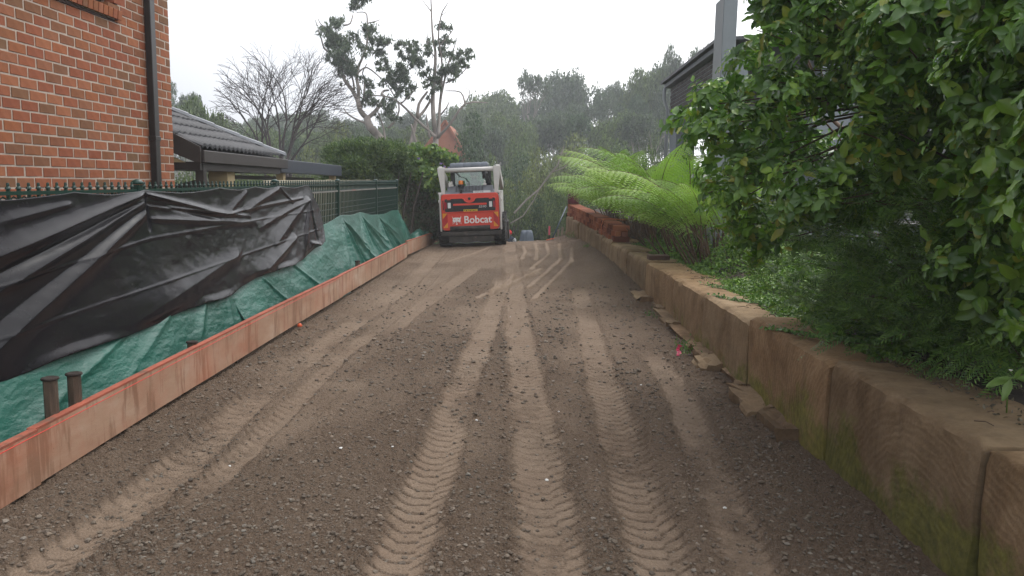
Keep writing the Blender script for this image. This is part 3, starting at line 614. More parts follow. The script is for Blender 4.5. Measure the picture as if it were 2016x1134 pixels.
for i in range(5): tb.add([(p[0]+0.01*math.sin(i*2)+0.0, 7.3+0.01*i, p[2]+0.05-0.022*i), (p[0]+0.03+0.012*math.cos(i*2), 7.3+0.012*i, p[2]+0.045-0.022*i), (p[0]+0.035+0.01*math.sin(i*2+2), 7.3, p[2]+0.023-0.022*i), (p[0]+0.012*math.sin(i*2+2), 7.3, p[2]+0.028-0.022*i)], [(0, 1, 2, 3)])
ft_ = thing('flagging_tape', 'pink and green flagging tape lying at the foot of the sandstone wall', 'tape', (p[0], 7.3, p[2]-0.05))
tb.build('pink_tail', M['pinktape'], ft_); MB().beam((p[0]+0.03, 7.32, p[2]+0.05), (p[0]+0.10, 7.4, p[2]+0.02), 0.02, 0.004).build('green_tail', M['greentape'], ft_)

# ------------------------------------------------------------------ fences
fz = lambda Y: float(np.interp(Y, [4.3, 9, 12, 15, 17.3], [1.555, 1.60, 1.628, 1.655, 1.672]))
fe = thing('metal_fence', 'dark green metal picket fence with spiked tops and two top rails', 'fence', (-3.0, 10, 0))
fposts = [2.93, 5.86, 9.05, 12.02, 15.0, 17.35]
for Y in fposts:
    z = fz(Y); pb = MB().box(-3.03, -2.97, Y-0.032, Y+0.032, -0.1, z-0.01).build('post', M['fence'], fe, bevel=0.004)
    cp = MB().lathe((-3.0, Y, z-0.008), [(0.045, 0), (0.045, 0.018), (0.03, 0.032), (0.01, 0.04)], 10).build('post_cap', M['fence'], None, True)
    cp.parent = pb; cp.location = (0, 0, 0)
for a, b in zip(fposts[:-1], fposts[1:]):
    for dz, mat in ((-0.055, 'fence'), (-0.155, 'wornrail' if 8 < a < 16 else 'fence'), (-1.35, 'fence')):
        MB().beam((-3.0, a+0.034, fz(a)+dz), (-3.0, b-0.034, fz(b)+dz), 0.03, 0.022).build('rail', M[mat], fe)
pk = MB(); pk.box(-0.008, 0.008, -0.008, 0.008, -1.5, -0.03); pk.lathe((0, 0, -0.03), [(0.008, 0), (0.017, 0.006), (0.013, 0.016), (0.009, 0.02), (0.009, 0.034), (0.006, 0.042)], 8)
pkm = pk.mesh('picket', M['fence'])
rg = MB(); Y = 3.0; first = True
while Y < 17.3:
    if min(abs(Y-q) for q in fposts) > 0.05:
        o = mobj('picket', pkm, fe); o.location = o.location+Vector((-3.0, Y, fz(Y)))
    cyy = Y+0.046
    if min(abs(cyy-q) for q in fposts) > 0.06:
        rg.tube([(-3.0, cyy+0.033*math.cos(k*math.pi/4), fz(Y)-0.105+0.036*math.sin(k*math.pi/4)) for k in range(9)], 0.006, 4, False)
    Y += 0.0925
tag(rg.build('ring_row', M['fence'], fe), kind='stuff')
for k in range(7):
    for a, b in zip(fposts[2:-1], fposts[3:]):
        z = -0.33-0.09*k
        MB().tube([(-3.0, a+0.034, fz(a)+z), (-3.0, b-0.034, fz(b)+z)], 0.006, 5).build('wire', M['fence'], fe)
# cream slatted fence behind
cf = thing('slat_fence', 'cream slatted side fence of the neighbour behind the green fence', 'fence', (-3.5, 14, 0))
czt = lambda Y: float(np.interp(Y, [10, 20], [1.615, 1.70]))
for a, b in ((10.15, 13.4), (13.45, 16.7), (16.75, 20.0)):
    MB().beam((-3.5, a, czt(a)-0.03), (-3.5, b, czt(b)-0.03), 0.05, 0.06).build('top_rail', M['creamfence'], cf)
    MB().beam((-3.5, a, 0.25), (-3.5, b, 0.25), 0.05, 0.06).build('bottom_rail', M['creamfence'], cf)
    MB().box(-3.54, -3.46, b-0.03, b+0.018, -0.1, czt(b)+0.01).build('post', M['creamfence'], cf)
slm = MB().box(-0.006, 0.006, -0.026, 0.026, 0.22, 1.6).mesh('slat', M['creamfence'])
Y = 10.2
while Y < 20:
    o = mobj('slat', slm, cf); o.location = o.location+Vector((-3.5, Y, czt(Y)-1.62)); Y += 0.082
    
# ------------------------------------------------------------------ tarpaulins
def folds(Y, Z, L):
    d = 0
    for (y0, z0, y1, z1, w, A, *ex) in L:
        asp = 1.0; dy, dz = y1-y0, z1-z0; Ls = dy*dy+dz*dz; tt = ((Y-y0)*dy+(Z-z0)*dz)/Ls; tc = np.clip(tt, 0, 1)
        px_, pz_ = Y-y0-tc*dy, Z-z0-tc*dz; dist = np.hypot(px_, pz_)
        ww = w*(0.35+0.65*tc) if not ex else w
        tap = sstep(-0.02, 0.08, tt)*sstep(1.25, 0.7, tt) if not ex else 1
        d = d+A*(0.62*np.exp(-(dist/ww)**2)+0.45*np.exp(-dist/(0.5*ww)))*tap
    return d
P5 = 5.86
blk = [  # in (Y, z): ridges and hollows radiating from tie points
    (P5, 1.50, 3.9, 1.13, 0.055, 0.055), (P5, 1.44, 3.9, 1.02, 0.03, -0.03), (P5, 1.44, 3.9, 0.93, 0.05, 0.040), (P5, 1.38, 3.9, 0.76, 0.07, -0.03), (P5, 1.36, 3.8, 0.62, 0.10, 0.05),
    (P5, 1.49, 7.3, 1.29, 0.035, 0.035), (P5, 1.42, 7.2, 1.25, 0.025, -0.022), (P5, 1.40, 8.0, 1.24, 0.03, 0.025), (P5, 1.30, 8.3, 1.16, 0.05, 0.02), (P5, 1.50, P5+0.02, 1.22, 0.02, -0.03),
    (9.05, 1.53, 7.9, 1.3, 0.05, 0.03), (9.05, 1.54, 9.5, 1.36, 0.03, 0.02), (8.0, 1.5, 7.4, 1.28, 0.05, 0.02), (7.3, 1.28, 9.9, 1.40, 0.018, 0.014, 1), (P5, 1.15, 10.3, 1.23, 0.012, 0.006, 1), (3.2, 0.93, P5, 1.15, 0.010, 0.008, 1),
    (3.2, 0.70, 10.3, 0.97, 0.010, 0.006, 1), (10.15, 1.40, 9.6, 0.75, 0.07, 0.05), (10.15, 1.40, 8.6, 0.9, 0.09, 0.035), (10.15, 1.38, 8.2, 1.1, 0.05, 0.02), (10.2, 1.35, 10.2, 0.8, 0.05, -0.03), (9.4, 0.95, 7.9, 0.62, 0.09, 0.05),
    (9.9, 0.82, 10.4, 0.75, 0.05, 0.05), (7.6, 0.9, 5.4, 0.6, 0.14, 0.03), (4.9, 1.44, 4.2, 1.35, 0.04, 0.02), (3.0, 1.5, 4.0, 1.3, 0.05, 0.02)]
ny, nz = 620, 150
sv_ = np.linspace(0, 1, ny); tv = np.linspace(0, 1, nz); Sg, Tg = np.meshgrid(sv_, tv, indexing='ij')
Y0 = 2.6+7.75*Sg
ties = np.array([2.93, 4.95, P5, 7.3, 8.25, 9.05, 10.2])
dt = np.min(np.abs(Y0[..., None]-ties), -1); zt_ = np.interp(Y0, [2.6, 4, 6, 9, 10.4], [1.50, 1.505, 1.525, 1.555, 1.57])-0.035*np.clip(dt/0.6, 0, 1)**0.7
zb_ = np.interp(Y0, [2.6, 4, 5.6, 7, 8.5, 9.6, 10.1, 10.4], [0.54, 0.535, 0.52, 0.56, 0.63, 0.66, 0.74, 0.78])+0.05*fbm(Y0*1.3, Y0*0, 3)
Zg = zt_*(1-Tg)+zb_*Tg
Yg = Y0+sstep(0.9, 1.0, Sg)*(0.32*np.sin(np.clip(Tg, 0, 1)*2.4)-0.05+0.08*fbm(Tg*5, Tg*0, 2))*1.0
Xg = -2.945+0.15*Tg**1.6+folds(Yg, Zg, blk)*0.72+0.035*fbm(Yg*0.7, Zg*1.6, 2)*sstep(0, 0.25, Tg)+0.004*fbm(Yg*6, Zg*11, 3)+0.02*sstep(0.93, 1.0, Tg)*np.sin(Yg*3)
Xg = np.maximum(Xg, -2.955)
bt = mobj('plastic_sheet', np_mesh('plastic_sheet', np.stack([Xg, Yg, Zg], -1).reshape(-1, 3), grid_faces(ny, nz), M['black'], True))
md = bt.modifiers.new('s', 'SOLIDIFY'); md.thickness = 0.003; tag(bt, 'wrinkled wet black plastic sheet draped over the green fence', 'plastic sheet')
# green tarpaulin in two lengths
def gtarp(y0, y1, topf, L, lab, seed, xtop, xbot, ny=420, nz=110, bow=0.0):
    Sg, Tg = np.meshgrid(np.linspace(0, 1, ny), np.linspace(0, 1, nz), indexing='ij'); Yg = y0+(y1-y0)*Sg
    zt_ = topf(Yg); zb_ = gz(-2.6+0*Yg, Yg)+0.03+0.05*fbm(Yg*2, Yg*0, 2); Zg = zt_*(1-Tg)+zb_*Tg
    Xg = xtop+(xbot-xtop)*Tg**1.1+folds(Yg, Zg, L)*sstep(-0.02, 0.32, Tg)*0.62+0.05*fbm(Yg*1.0+seed, Zg*1.6, 3)*sstep(0, 0.3, Tg)+0.011*fbm((Yg+Zg*2.2)*3.2, (Zg-Yg*0.3)*8, 4)*sstep(0, 0.2, Tg)
    Xg = np.minimum(np.maximum(Xg, -2.965), -2.553)
    o = mobj('tarpaulin', np_mesh('tarpaulin', np.stack([Xg, Yg, Zg], -1).reshape(-1, 3), grid_faces(ny, nz), M['tarp'], True))
    md = o.modifiers.new('s', 'SOLIDIFY'); md.thickness = 0.003; return tag(o, lab, 'tarpaulin', 'green tarpaulins along the fence')
gtarp(2.3, 7.25, lambda Y: 0.8+0*Y, [(6.9, 0.8, 6.2, 0.3, 0.06, 0.05), (6.6, 0.8, 5.0, 0.25, 0.05, 0.03), (6.0, 0.7, 3.8, 0.2, 0.05, 0.035), (7.1, 0.7, 6.9, 0.2, 0.05, 0.04)], 'near green tarpaulin, crumpled, between the black sheet and the long board', 2, -2.93, -2.60)
tt_ = [12.02, 13.5, 14.9, 17.3]
def top2(Y):
    z = np.interp(Y, [7.1, 10.2, 11.0, 12.02, 13.4, 15.0, 17.0, 17.3, 17.9], [0.9, 0.98, 1.02, 1.10, 1.10, 1.00, 1.04, 1.04, 0.62])
    return z-0.02*np.sin((Y-12)*2.1)**2
G = []
r4 = random.Random(5)
for ty_, zt0 in ((12.02, 1.08), (13.4, 1.09), (14.95, 0.99), (17.25, 1.03)):
    for k, (dy, w, A) in enumerate([(-0.15, 0.07, 0.06), (0.45, 0.06, 0.06), (0.9, 0.05, -0.05), (1.5, 0.07, 0.07), (-0.7, 0.05, 0.025)]): G.append((ty_, zt0, ty_+dy, 0.12, w*1.3, A*1.2))
G += [(15.0, 0.95, 16.3, 0.55, 0.06, 0.05), (13.5, 1.02, 15.0, 0.45, 0.06, 0.05), (12.1, 1.0, 13.2, 0.5, 0.05, 0.05), (9.0, 0.7, 9.9, 0.2, 0.05, 0.05), (8.0, 0.6, 8.6, 0.2, 0.04, 0.04)]
gtarp(7.18, 17.95, top2, G, 'far green tarpaulin hanging in folds from the fence posts beside the boards', 9, -2.955, -2.58, 700, 110)
for Y, X in ((18.9, -2.75), (20.3, -2.72)):
    Sg, Tg = np.meshgrid(np.linspace(0, 1, 40), np.linspace(0, 1, 40), indexing='ij'); Yy = Y-0.6+1.2*Sg
    Zz = 0.12+0.38*np.sin(np.clip(Tg, 0, 1)*2.6)*(1-0.6*(2*Sg-1)**2); Xx = X-0.3+0.5*Tg+0.06*fbm(Yy*5, Tg*4, 3)
    o = mobj('tarpaulin', np_mesh('tarpaulin', np.stack([Xx, Yy, Zz+0.06*fbm(Yy*4, Tg*5, 3)], -1).reshape(-1, 3), grid_faces(40, 40), M['tarp'], True))
    tag(o, 'crumpled end of green tarpaulin behind the farthest board', 'tarpaulin', 'crumpled green tarpaulin ends behind the farthest board')
# ------------------------------------------------------------------ brick house on the left
bh = thing('brick_house', 'red-orange brick house wall on the left with a black downpipe and a sloping brick sill', 'house', (-4.15, 8, 0))
wX = lambda Y: -4.19+(Y-6.1)*0.0214
YE = 8.93
core = MB(); c0, c1 = wX(1.0)-0.004, wX(YE)-0.004
def wallpoly(mb, y0, y1, z0, z1, d=-0.3):
    mb.add([(wX(y0)+d, y0, z0), (wX(y0)-0.0015, y0, z0), (wX(y1)-0.0015, y1, z0), (wX(y1)+d, y1, z0), (wX(y0)+d, y0, z1), (wX(y0)-0.0015, y0, z1), (wX(y1)-0.0015, y1, z1), (wX(y1)+d, y1, z1)],
           [(0,1,2,3),(4,7,6,5),(0,4,5,1),(1,5,6,2),(2,6,7,3),(3,7,4,0)])
SY, SZ = 7.88, 3.16
wallpoly(core, 1.0, YE-0.003, -0.3, SZ+0.08); wallpoly(core, SY+0.004, YE-0.003, SZ+0.08, 5.4); wallpoly(core, 1.0, SY+0.002, 4.6, 5.4)
core.box(-9, -4.6, 1.0, YE-0.003, -0.3, 5.4); core.build('wall', M['mortar'], bh)
me_b = MB().box(-0.10, 0.002, -0.105, 0.105, -0.0385, 0.0385).mesh('brick', M['brick'], False, 0.003)
me_h = MB().box(-0.10, 0.002, -0.047, 0.047, -0.0385, 0.0385).mesh('brick_half', M['brick'], False, 0.003)
cand = []
rr = random.Random(21); z = 1.375-0.0905*2; row = 0
while z < 4.5:
    y = YE-0.1075-(0.1125 if row % 2 else 0)
    if row % 2: cand.append((YE-0.049, z, 'h'))
    while y > 3.6:
        if not (y+0.1 < SY+0.02 and z > SZ-0.05 and z < 4.6) : cand.append((y, z, 'b'))
        elif y+0.115 > SY-0.0 and z > SZ-0.05: pass
        y -= 0.225
    z += 0.0905; row += 1
def vis(c):
    v = RC.T @ (np.array([wX(c[0]), c[0], c[1]])-CAM)
    px, py = PW/2+F*v[0]/-v[2], PH/2-F*v[1]/-v[2]
    return (px > -30 and py > -20 and py < 385), 1.0/c[0]
cand.sort(key=lambda c: (not vis(c)[0], -vis(c)[1])); rest = MB()
for i, (y, z, k) in enumerate(cand):
    dx = rr.uniform(-0.0015, 0.0025)
    if i < 298:
        o = mobj('brick', me_b if k == 'b' else me_h, bh); o.location = o.location+Vector((wX(y)+dx, y, z+rr.uniform(-0.001, 0.001))); o.rotation_euler = (rr.uniform(-0.006, 0.006), 0, 0)
    else:
        h = 0.105 if k == 'b' else 0.047; rest.box(wX(y)-0.1, wX(y)+0.002+dx, y-h, y+h, z-0.0385, z+0.0385)
tag(rest.build('brickwork', M['brick_isl'], bh), kind='stuff')
# end face bricks (turned corner)
# window over the sill
wi = MB(); xs_ = wX(6)-0.14
wi.box(xs_-0.03, xs_+0.03, 4.9, SY-0.02, SZ+0.16, SZ+0.22).box(xs_-0.03, xs_+0.03, SY-0.09, SY-0.02, SZ+0.22, 4.6).box(xs_-0.03, xs_+0.03, 4.9, SY-0.09, 4.5, 4.6)
fr = wi.build('window_frame', M['fascia'], bh)
pn = MB().box(xs_-0.012, xs_-0.004, 4.9, SY-0.09, SZ+0.22, 4.5).build('pane', M['dglass'], None); pn.parent = fr
sl = mobj('sill', MB().box(wX(6)-0.12, wX(6)-0.01, 4.9, SY-0.012, SZ+0.03, SZ+0.10).mesh('sill', M['mortar']), bh)
sm = MB().prism([(-0.12, 0.10), (0.055, 0.045), (0.045, -0.045), (-0.12, 0.0)], -0.036, 0.036).mesh('brick', M['brick'], False, 0.003)
y = SY-0.045
while y > 4.9:
    o = mobj('brick', sm); o.parent = sl; o.location = (wX(y), y, SZ+0.05); y -= 0.083
sill_shade = MB().box(wX(5.5)-0.01, wX(6.5)+0.028, 4.9, SY-0.01, SZ-0.022, SZ+0.002).build('brick', plain('sill_underside_shade', (0.05, 0.03, 0.025), 0.8), None); sill_shade.parent = sl  # dark strip painting the shadow under the sill, not a brick course
dp = MB().box(-4.132, -4.062, 8.37, 8.475, -0.2, 5.3).build('downpipe', M['pipe'], bh, bevel=0.006)
for z in (2.02, 3.95):
    c = MB().box(-4.135, -4.055, 8.362, 8.483, z, z+0.05).build('collar', M['pipe'], None, bevel=0.004); c.parent = dp
# ------------------------------------------------------------------ tiled carport next to it
cp = thing('carport', 'small tiled carport roof with black fascia and cream pillar beyond the brick house', 'carport', (-4.4, 11, 0))
Y0, Y1, XE, ZE, sl_ = 9.35, 12.45, -4.0, 1.985, 0.47
def rp(t, Y, dz=0): return (XE-t, Y, ZE+sl_*t+dz)
T = 2.6
MB().add([rp(0, Y0, -0.03), rp(0, Y1, -0.03), rp(T, Y1-T, -0.03) if Y1-T > Y0 else rp(T, Y0, -0.03), rp(T, Y0, -0.03), rp(0, Y0, -0.07), rp(0, Y1, -0.07), rp(T, max(Y0, Y1-T), -0.07), rp(T, Y0, -0.07)],
         [(0,1,2,3),(7,6,5,4),(0,4,5,1),(1,5,6,2),(3,7,4,0),(2,6,7,3)]).build('roof', M['pipe'], cp)
# tile mesh: two rolls across the width
tw, tl = 0.30, 0.34; tb = []; nu = 13
us = np.linspace(0, 1, nu); prof = 0.036*np.abs(np.sin(us*2*math.pi))**0.8+0.006
V = []; 
for tt in (0, tl+0.03):
    for u_, h_ in zip(us, prof): V.append((-tt*0.905, u_*tw-tw/2, tt*0.425+h_+(0.022 if tt == 0 else 0)))
for tt in (0,):
    for u_, h_ in zip(us, prof): V.append((0, u_*tw-tw/2, h_-0.012))
Fq = [(i, i+1, nu+i+1, nu+i) for i in range(nu-1)]+[(2*nu+i, 2*nu+i+1, i+1, i) for i in range(nu-1)]
tm = bpy.data.meshes.new('roof_tile'); tm.from_pydata(V, [], Fq); tm.materials.append(M['tile'])
for p_ in tm.polygons[:nu-1]: p_.use_smooth = True
for r in range(8):
    t0 = r*tl*0.905; k = 0; y = Y0+tw/2+(0.0 if r % 2 == 0 else 0.0)
    while y < Y1-t0-0.05:
        o = mobj('roof_tile', tm, cp); o.location = o.location+Vector((XE+0.03-t0, y, ZE+sl_*t0+rr.uniform(-0.003, 0.003))); o.rotation_euler = (0, rr.uniform(-0.01, 0.01), rr.uniform(-0.01, 0.01)); y += tw
# hip caps
t = 0.0; capm = MB()
A = Vector(rp(0, Y1, 0.06)); Bv = Vector(rp(2.6, Y1-2.6, 0.06)); D = (Bv-A); Ln = D.length; D.normalize(); n_ = int(Ln/0.40)
side = D.cross(Vector((0, 0, 1))).normalized(); up = side.cross(D)
for i in range(n_):
    a = A+D*0.40*i-D*0.03; b = a+D*0.43; vs = []
    for q, s_ in ((a, 1.15), (b, 0.9)):
        for ang in (-90, -50, 0, 50, 90):
            r_ = math.radians(ang); vs.append(q+side*0.085*s_*math.sin(r_)+up*(0.062*s_*math.cos(r_)-0.02))
    m_ = MB().add(vs, [(k, k+1, k+6, k+5) for k in range(4)]+[(4, 3, 2, 1, 0)]); m_.build('ridge_cap', M['ridge'], cp, False)
MB().box(XE-0.02, XE+0.05, Y0, Y1+0.15, ZE-0.17, ZE-0.02).build('gutter', M['fascia'], cp, bevel=0.008)
MB().box(XE-0.75, XE-0.03, Y0+0.05, Y1, ZE-0.26, ZE-0.16).build('beam', M['fascia'], cp)
MB().add([(XE-0.7, Y0-0.02, ZE+0.7*sl_+0.04), (XE+0.02, Y0-0.02, ZE+0.02), (XE+0.02, Y0-0.02, ZE-0.19), (XE-0.7, Y0-0.02, ZE+0.7*sl_-0.24), (XE-0.7, Y0-0.05, ZE+0.7*sl_+0.04), (XE+0.02, Y0-0.05, ZE+0.02), (XE+0.02, Y0-0.05, ZE-0.19), (XE-0.7, Y0-0.05, ZE+0.7*sl_-0.24)],
         [(0,1,2,3),(7,6,5,4),(0,4,5,1),(1,5,6,2),(2,6,7,3),(3,7,4,0)]).build('barge_board', M['fascia'], cp)
MB().prism([(XE-0.7, ZE+0.06), (XE-0.2, ZE-0.17), (XE-0.7, ZE-0.17)], Y0+0.02, Y0+0.06).build('eave_lining', M['cream'], cp)
MB().beam((XE-0.9, Y0+0.2, ZE-0.62), (XE-0.05, Y0+0.25, ZE-0.40), 0.06, 0.10).build('brace', M['fascia'], cp)
MB().box(XE-0.12, XE-0.02, Y0+0.12, Y0+0.22, ZE-0.46, ZE-0.17).build('bracket', M['fascia'], cp)
p = at(435, 345, 10.6); MB().box(p[0]-0.13, p[0]+0.13, 10.5, 10.76, -0.2, ZE-0.26).build('pillar', M['cream'], cp)
MB().box(XE-0.9, XE-0.78, Y0+0.1, Y0+0.2, -0.2, ZE-0.1).build('post', M['fascia'], cp)
a = at(555, 315, 12.5); 
bm_ = thing('flat_carport', 'flat carport with a long blue-black steel edge beam beyond the tiled roof', 'carport', (-4.1, 14, 0))
MB().box(-4.3, -4.05, 12.55, 16.6, 1.75, 1.965).build('edge_beam', M['bluebeam'], bm_, bevel=0.006)
MB().box(-8.2, -4.31, 12.6, 16.6, 1.80, 1.90).build('roof', M['bluebeam'], bm_)
for Y in (12.9, 16.3): MB().box(-4.25, -4.13, Y, Y+0.12, -0.2, 1.748).build('post', M['cream'], bm_)
MB().beam((-4.5, 10.8, 1.66), (-4.5, 16, 1.66), 0.05, 0.06).build('rail', M['pipe'], bm_)

# ------------------------------------------------------------------ right: rendered house with grey brick band
gh = thing('rendered_house', 'grey rendered house with a grey brick band and gutter showing behind the leafy shrub', 'house', (3.5, 15, 0))
MB().box(3.50, 3.95, 14.6, 20.0, 3.50, 4.10).build('wall', M['grey'], gh)
bm2 = MB().box(-0.003, 0.08, -0.108, 0.108, -0.034, 0.034).mesh('brick', M['gablebrick'], False, 0.002); nb = 0; rest = MB()
for r in range(7):
    y = 19.89-(0.12 if r % 2 else 0)
    while y > 14.8:
        z = 3.54+r*0.086
        if y > 14.5 and nb < 290: o = mobj('brick', bm2, gh); o.location = o.location+Vector((3.495, y, z)); nb += 1
        else: rest.box(3.49, 3.52, y-0.108, y+0.108, z-0.034, z+0.034)
        y -= 0.235
tag(rest.build('brickwork', M['gablebrick'], gh), kind='stuff')
MB().box(3.38, 3.60, 14.5, 20.3, 4.14, 4.24).build('gutter', M['mgrey'], gh, bevel=0.01)
MB().prism([(3.3, 4.25), (5.8, 4.45), (5.8, 4.53), (3.3, 4.31)], 14.4, 20.4).build('roof', plain('dark_roof', (0.05, 0.052, 0.055), 0.5), gh)
MB().tube([(3.36, 20.1, 4.12), (3.36, 20.1, 3.85), (3.46, 20.1, 3.6), (3.46, 20.1, 0.2)], 0.045, 10).build('downpipe', M['greylight'], gh, True)
MB().box(3.52, 3.98, 19.1, 19.95, -0.2, 3.495).build('pier', M['grey'], gh)
MB().box(3.56, 3.9, 14.9, 15.4, -0.2, 3.495).build('pier', M['grey'], gh)
MB().box(5.2, 9.0, 14.4, 20.0, -0.2, 4.2).build('rear_wall', M['grey'], gh)
MB().box(3.98, 9.0, 9.6, 9.9, -0.2, 3.0).build('side_wall', M['grey'], gh)
wf = MB().box(4.4, 5.6, 9.56, 9.6, 1.2, 2.7).build('window_frame', M['mwhite'], gh); w2 = MB().box(4.46, 5.54, 9.54, 9.565, 1.26, 2.64).build('pane', M['dglass']); w2.parent = wf
gp = thing('pergola_post', 'tall grey rendered post rising behind the leafy shrub', 'post', (2.68, 11.2, 0))
MB().box(2.60, 2.79, 11.0, 11.46, 0.3, 4.22).build('shaft', M['grey'], gp, bevel=0.006)
MB().box(2.593, 2.597, 11.0, 11.46, 0.3, 4.22).build('lit_face', M['greylight'], gp)  # thin paler sheet paints the lit left side of the post
lp = thing('white_lattice', 'pale slatted screen glimpsed through the shrub', 'screen', (3.4, 7.2, 0.5))
for k in range(14): MB().box(3.1+0.075*k, 3.13+0.075*k, 7.2, 7.22, 1.35, 2.3).build('slat', M['greylight'], lp)
for z in (1.5, 2.15): MB().box(3.05, 4.15, 7.225, 7.25, z, z+0.04).build('rail', M['mblack'], lp)
for i, (px, py, Y) in enumerate([(1245, 392, 14.5), (1262, 385, 15.5), (1345, 385, 13)]):
    p = at(px, py, Y); o = MB().lathe(p, [(0.06, -0.08), (0.08, -0.02), (0.075, 0.06), (0.05, 0.09)], 10).build('white_bucket', M['white'], None, True)
    tag(o, ['white tub seen between the fern stalks, left one', 'white tub seen between the fern stalks, right one', 'white tub beside the grey post behind the ferns'][i], 'tub')
# far buildings
gb = thing('gable_house', 'terracotta brick gable showing between the trees behind the machine', 'house', (-4.4, 62, 0))
a = at(877, 240, 62); e1 = at(925, 322, 62); w_ = abs(e1[0]-a[0])
MB().prism([(a[0], a[2]), (a[0]-w_*1.2, a[2]-3.2), (a[0]-w_*1.2, -4), (a[0]+w_*1.0, -4), (a[0]+w_*1.0, a[2]-3.0)], 62, 70).build('gable_wall', M['terracotta'], gb)
for s_ in (-1.2, 1.0): MB().beam((a[0], 61.9, a[2]+0.1), (a[0]+s_*w_*1.05, 61.9, a[2]-3.2), 8.0 if False else 0.3, 0.16).build('barge_board', M['terracotta'], gb)
a = at(1295, 252, 118)
fh = thing('distant_cottage', 'tiny distant cottage with a pale red roof between trunks at the right', 'house', (a[0], 118, 0))
MB().box(a[0]-0.9, a[0]+1.8, 118, 122, a[2]-3, a[2]+0.45).build('wall', plain('cottage_wall', (0.5, 0.42, 0.3)), fh)
MB().prism([(a[0]-1.3, a[2]+0.45), (a[0]+2.2, a[2]+0.45), (a[0]+1.6, a[2]+1.3), (a[0]-0.7, a[2]+1.3)], 117.6, 122).build('roof', M['terracotta'], fh)
MB().box(a[0]+0.2, a[0]+0.55, 117.95, 117.99, a[2]-0.6, a[2]+0.1).build('window', M['dglass'], fh)
MB().box(a[0]+0.9, a[0]+1.25, 117.95, 117.99, a[2]-0.6, a[2]+0.1).build('window', M['dglass'], fh)

# ------------------------------------------------------------------ skid steer loader (local frame: x right, y forward, z up, rear face near y=0)
sk = bpy.data.objects.new('skid_steer_loader', None); sc.collection.objects.link(sk)
tag(sk, 'red and white skid steer loader seen from behind at the crest of the driveway', 'loader')
sk.location = (-1.372, 18.5, 0.118); sk.rotation_euler = (0, math.radians(-3.2), 0)
def P(mb, name, mat, smooth=False, bevel=0, parent=None): return mb.build(name, M[mat], parent or sk, smooth, False, bevel)
def rrect(x0, x1, z0, z1, r, n=5):
    pts = []
    for cx, cz, a0 in ((x1-r, z0+r, -90), (x1-r, z1-r, 0), (x0+r, z1-r, 90), (x0+r, z0+r, 180)):
        for k in range(n+1): a = math.radians(a0+90*k/n); pts.append((cx+r*math.cos(a), cz+r*math.sin(a)))
    return pts
# wheels
def wheel(x, y, R_, w):
    tm_ = MB().lathe((x-w/2, y, R_), [(R_*0.55, 0), (R_*0.86, 0.0), (R_*0.96, w*0.12), (R_*0.97, w*0.5), (R_*0.96, w*0.88), (R_*0.86, w), (R_*0.55, w)], 40, 'x')
    for k in range(24):
        for s_ in (0, 1):
            a0 = 2*math.pi*(k+0.5*s_)/24; a1 = a0+0.16
            xa, xb = (x-w/2-0.004, x+0.02) if s_ == 0 else (x-0.02, x+w/2+0.004)
            vs = []
            for xx, aa in ((xa, a0 if s_ == 0 else a1), (xb, a1 if s_ == 0 else a0)):
                for rr_ in (R_*0.93, R_*1.0):
                    for da in (-0.055, 0.055): vs.append((xx, y+rr_*math.cos(aa+da), R_+rr_*math.sin(aa+da)))
            tm_.add(vs, [(0,1,3,2),(4,6,7,5),(0,4,5,1),(2,3,7,6),(0,2,6,4),(1,5,7,3)])
    wo = P(tm_, 'wheel', 'rubber'); r_ = MB().lathe((x-w/2+0.02, y, R_), [(R_*0.2, 0.0), (R_*0.5, 0.0), (R_*0.56, -0.015), (R_*0.56, w-0.03), (R_*0.5, w-0.05), (R_*0.2, w-0.05)], 24, 'x'); P(r_, 'rim', 'mwhite', 'auto', parent=wo)
for x in (-0.675, 0.675):
    for y in (0.50, 1.52): wheel(x, y, 0.405, 0.265)
P(MB().box(-0.53, 0.53, 0.14, 2.1, 0.20, 0.62), 'chassis', 'mud', bevel=0.02)
P(MB().box(-0.545, 0.545, 0.10, 0.5, 0.16, 0.36), 'axle_guard', 'mud', bevel=0.02)
P(MB().box(-0.70, 0.70, 0.05, 0.5, 0.42, 1.24), 'engine_cover', 'mwhite', bevel=0.03)
P(MB().prism([(-0.745, 0.40), (-0.705, 0.40), (-0.695, 1.31), (-0.745, 1.33)], 0.02, 1.6), 'side_frame', 'mwhite', bevel=0.008)
P(MB().prism([(0.705, 0.40), (0.745, 0.40), (0.745, 1.33), (0.695, 1.31)], 0.02, 1.6), 'side_frame', 'mwhite', bevel=0.008)
# rear bumper
P(MB().box(-0.72, 0.72, -0.06, 0.12, 0.285, 0.385), 'bumper', 'mud', bevel=0.012)
P(MB().box(-0.55, 0.55, -0.02, 0.10, 0.12, 0.28), 'skid_plate', 'mud', bevel=0.015)
ch = MB()
for k in range(26): ch.tube([(-0.42+0.034*k, -0.03, 0.115+0.02*math.sin(k*0.5)), (-0.42+0.034*k+0.026, -0.03, 0.112+0.02*math.sin(k*0.5+0.5))], 0.008, 6)
P(ch, 'chain', 'mgrey')
# tailgate: ring of red with recessed black grille panel
tg = MB().prism(rrect(-0.69, 0.69, 0.42, 1.29, 0.085), -0.05, 0.06); tgo = P(tg, 'tailgate', 'red', 'auto', bevel=0.012)
def onT(mb, name, mat, smooth=False, bevel=0): return P(mb, name, mat, smooth, bevel, tgo)
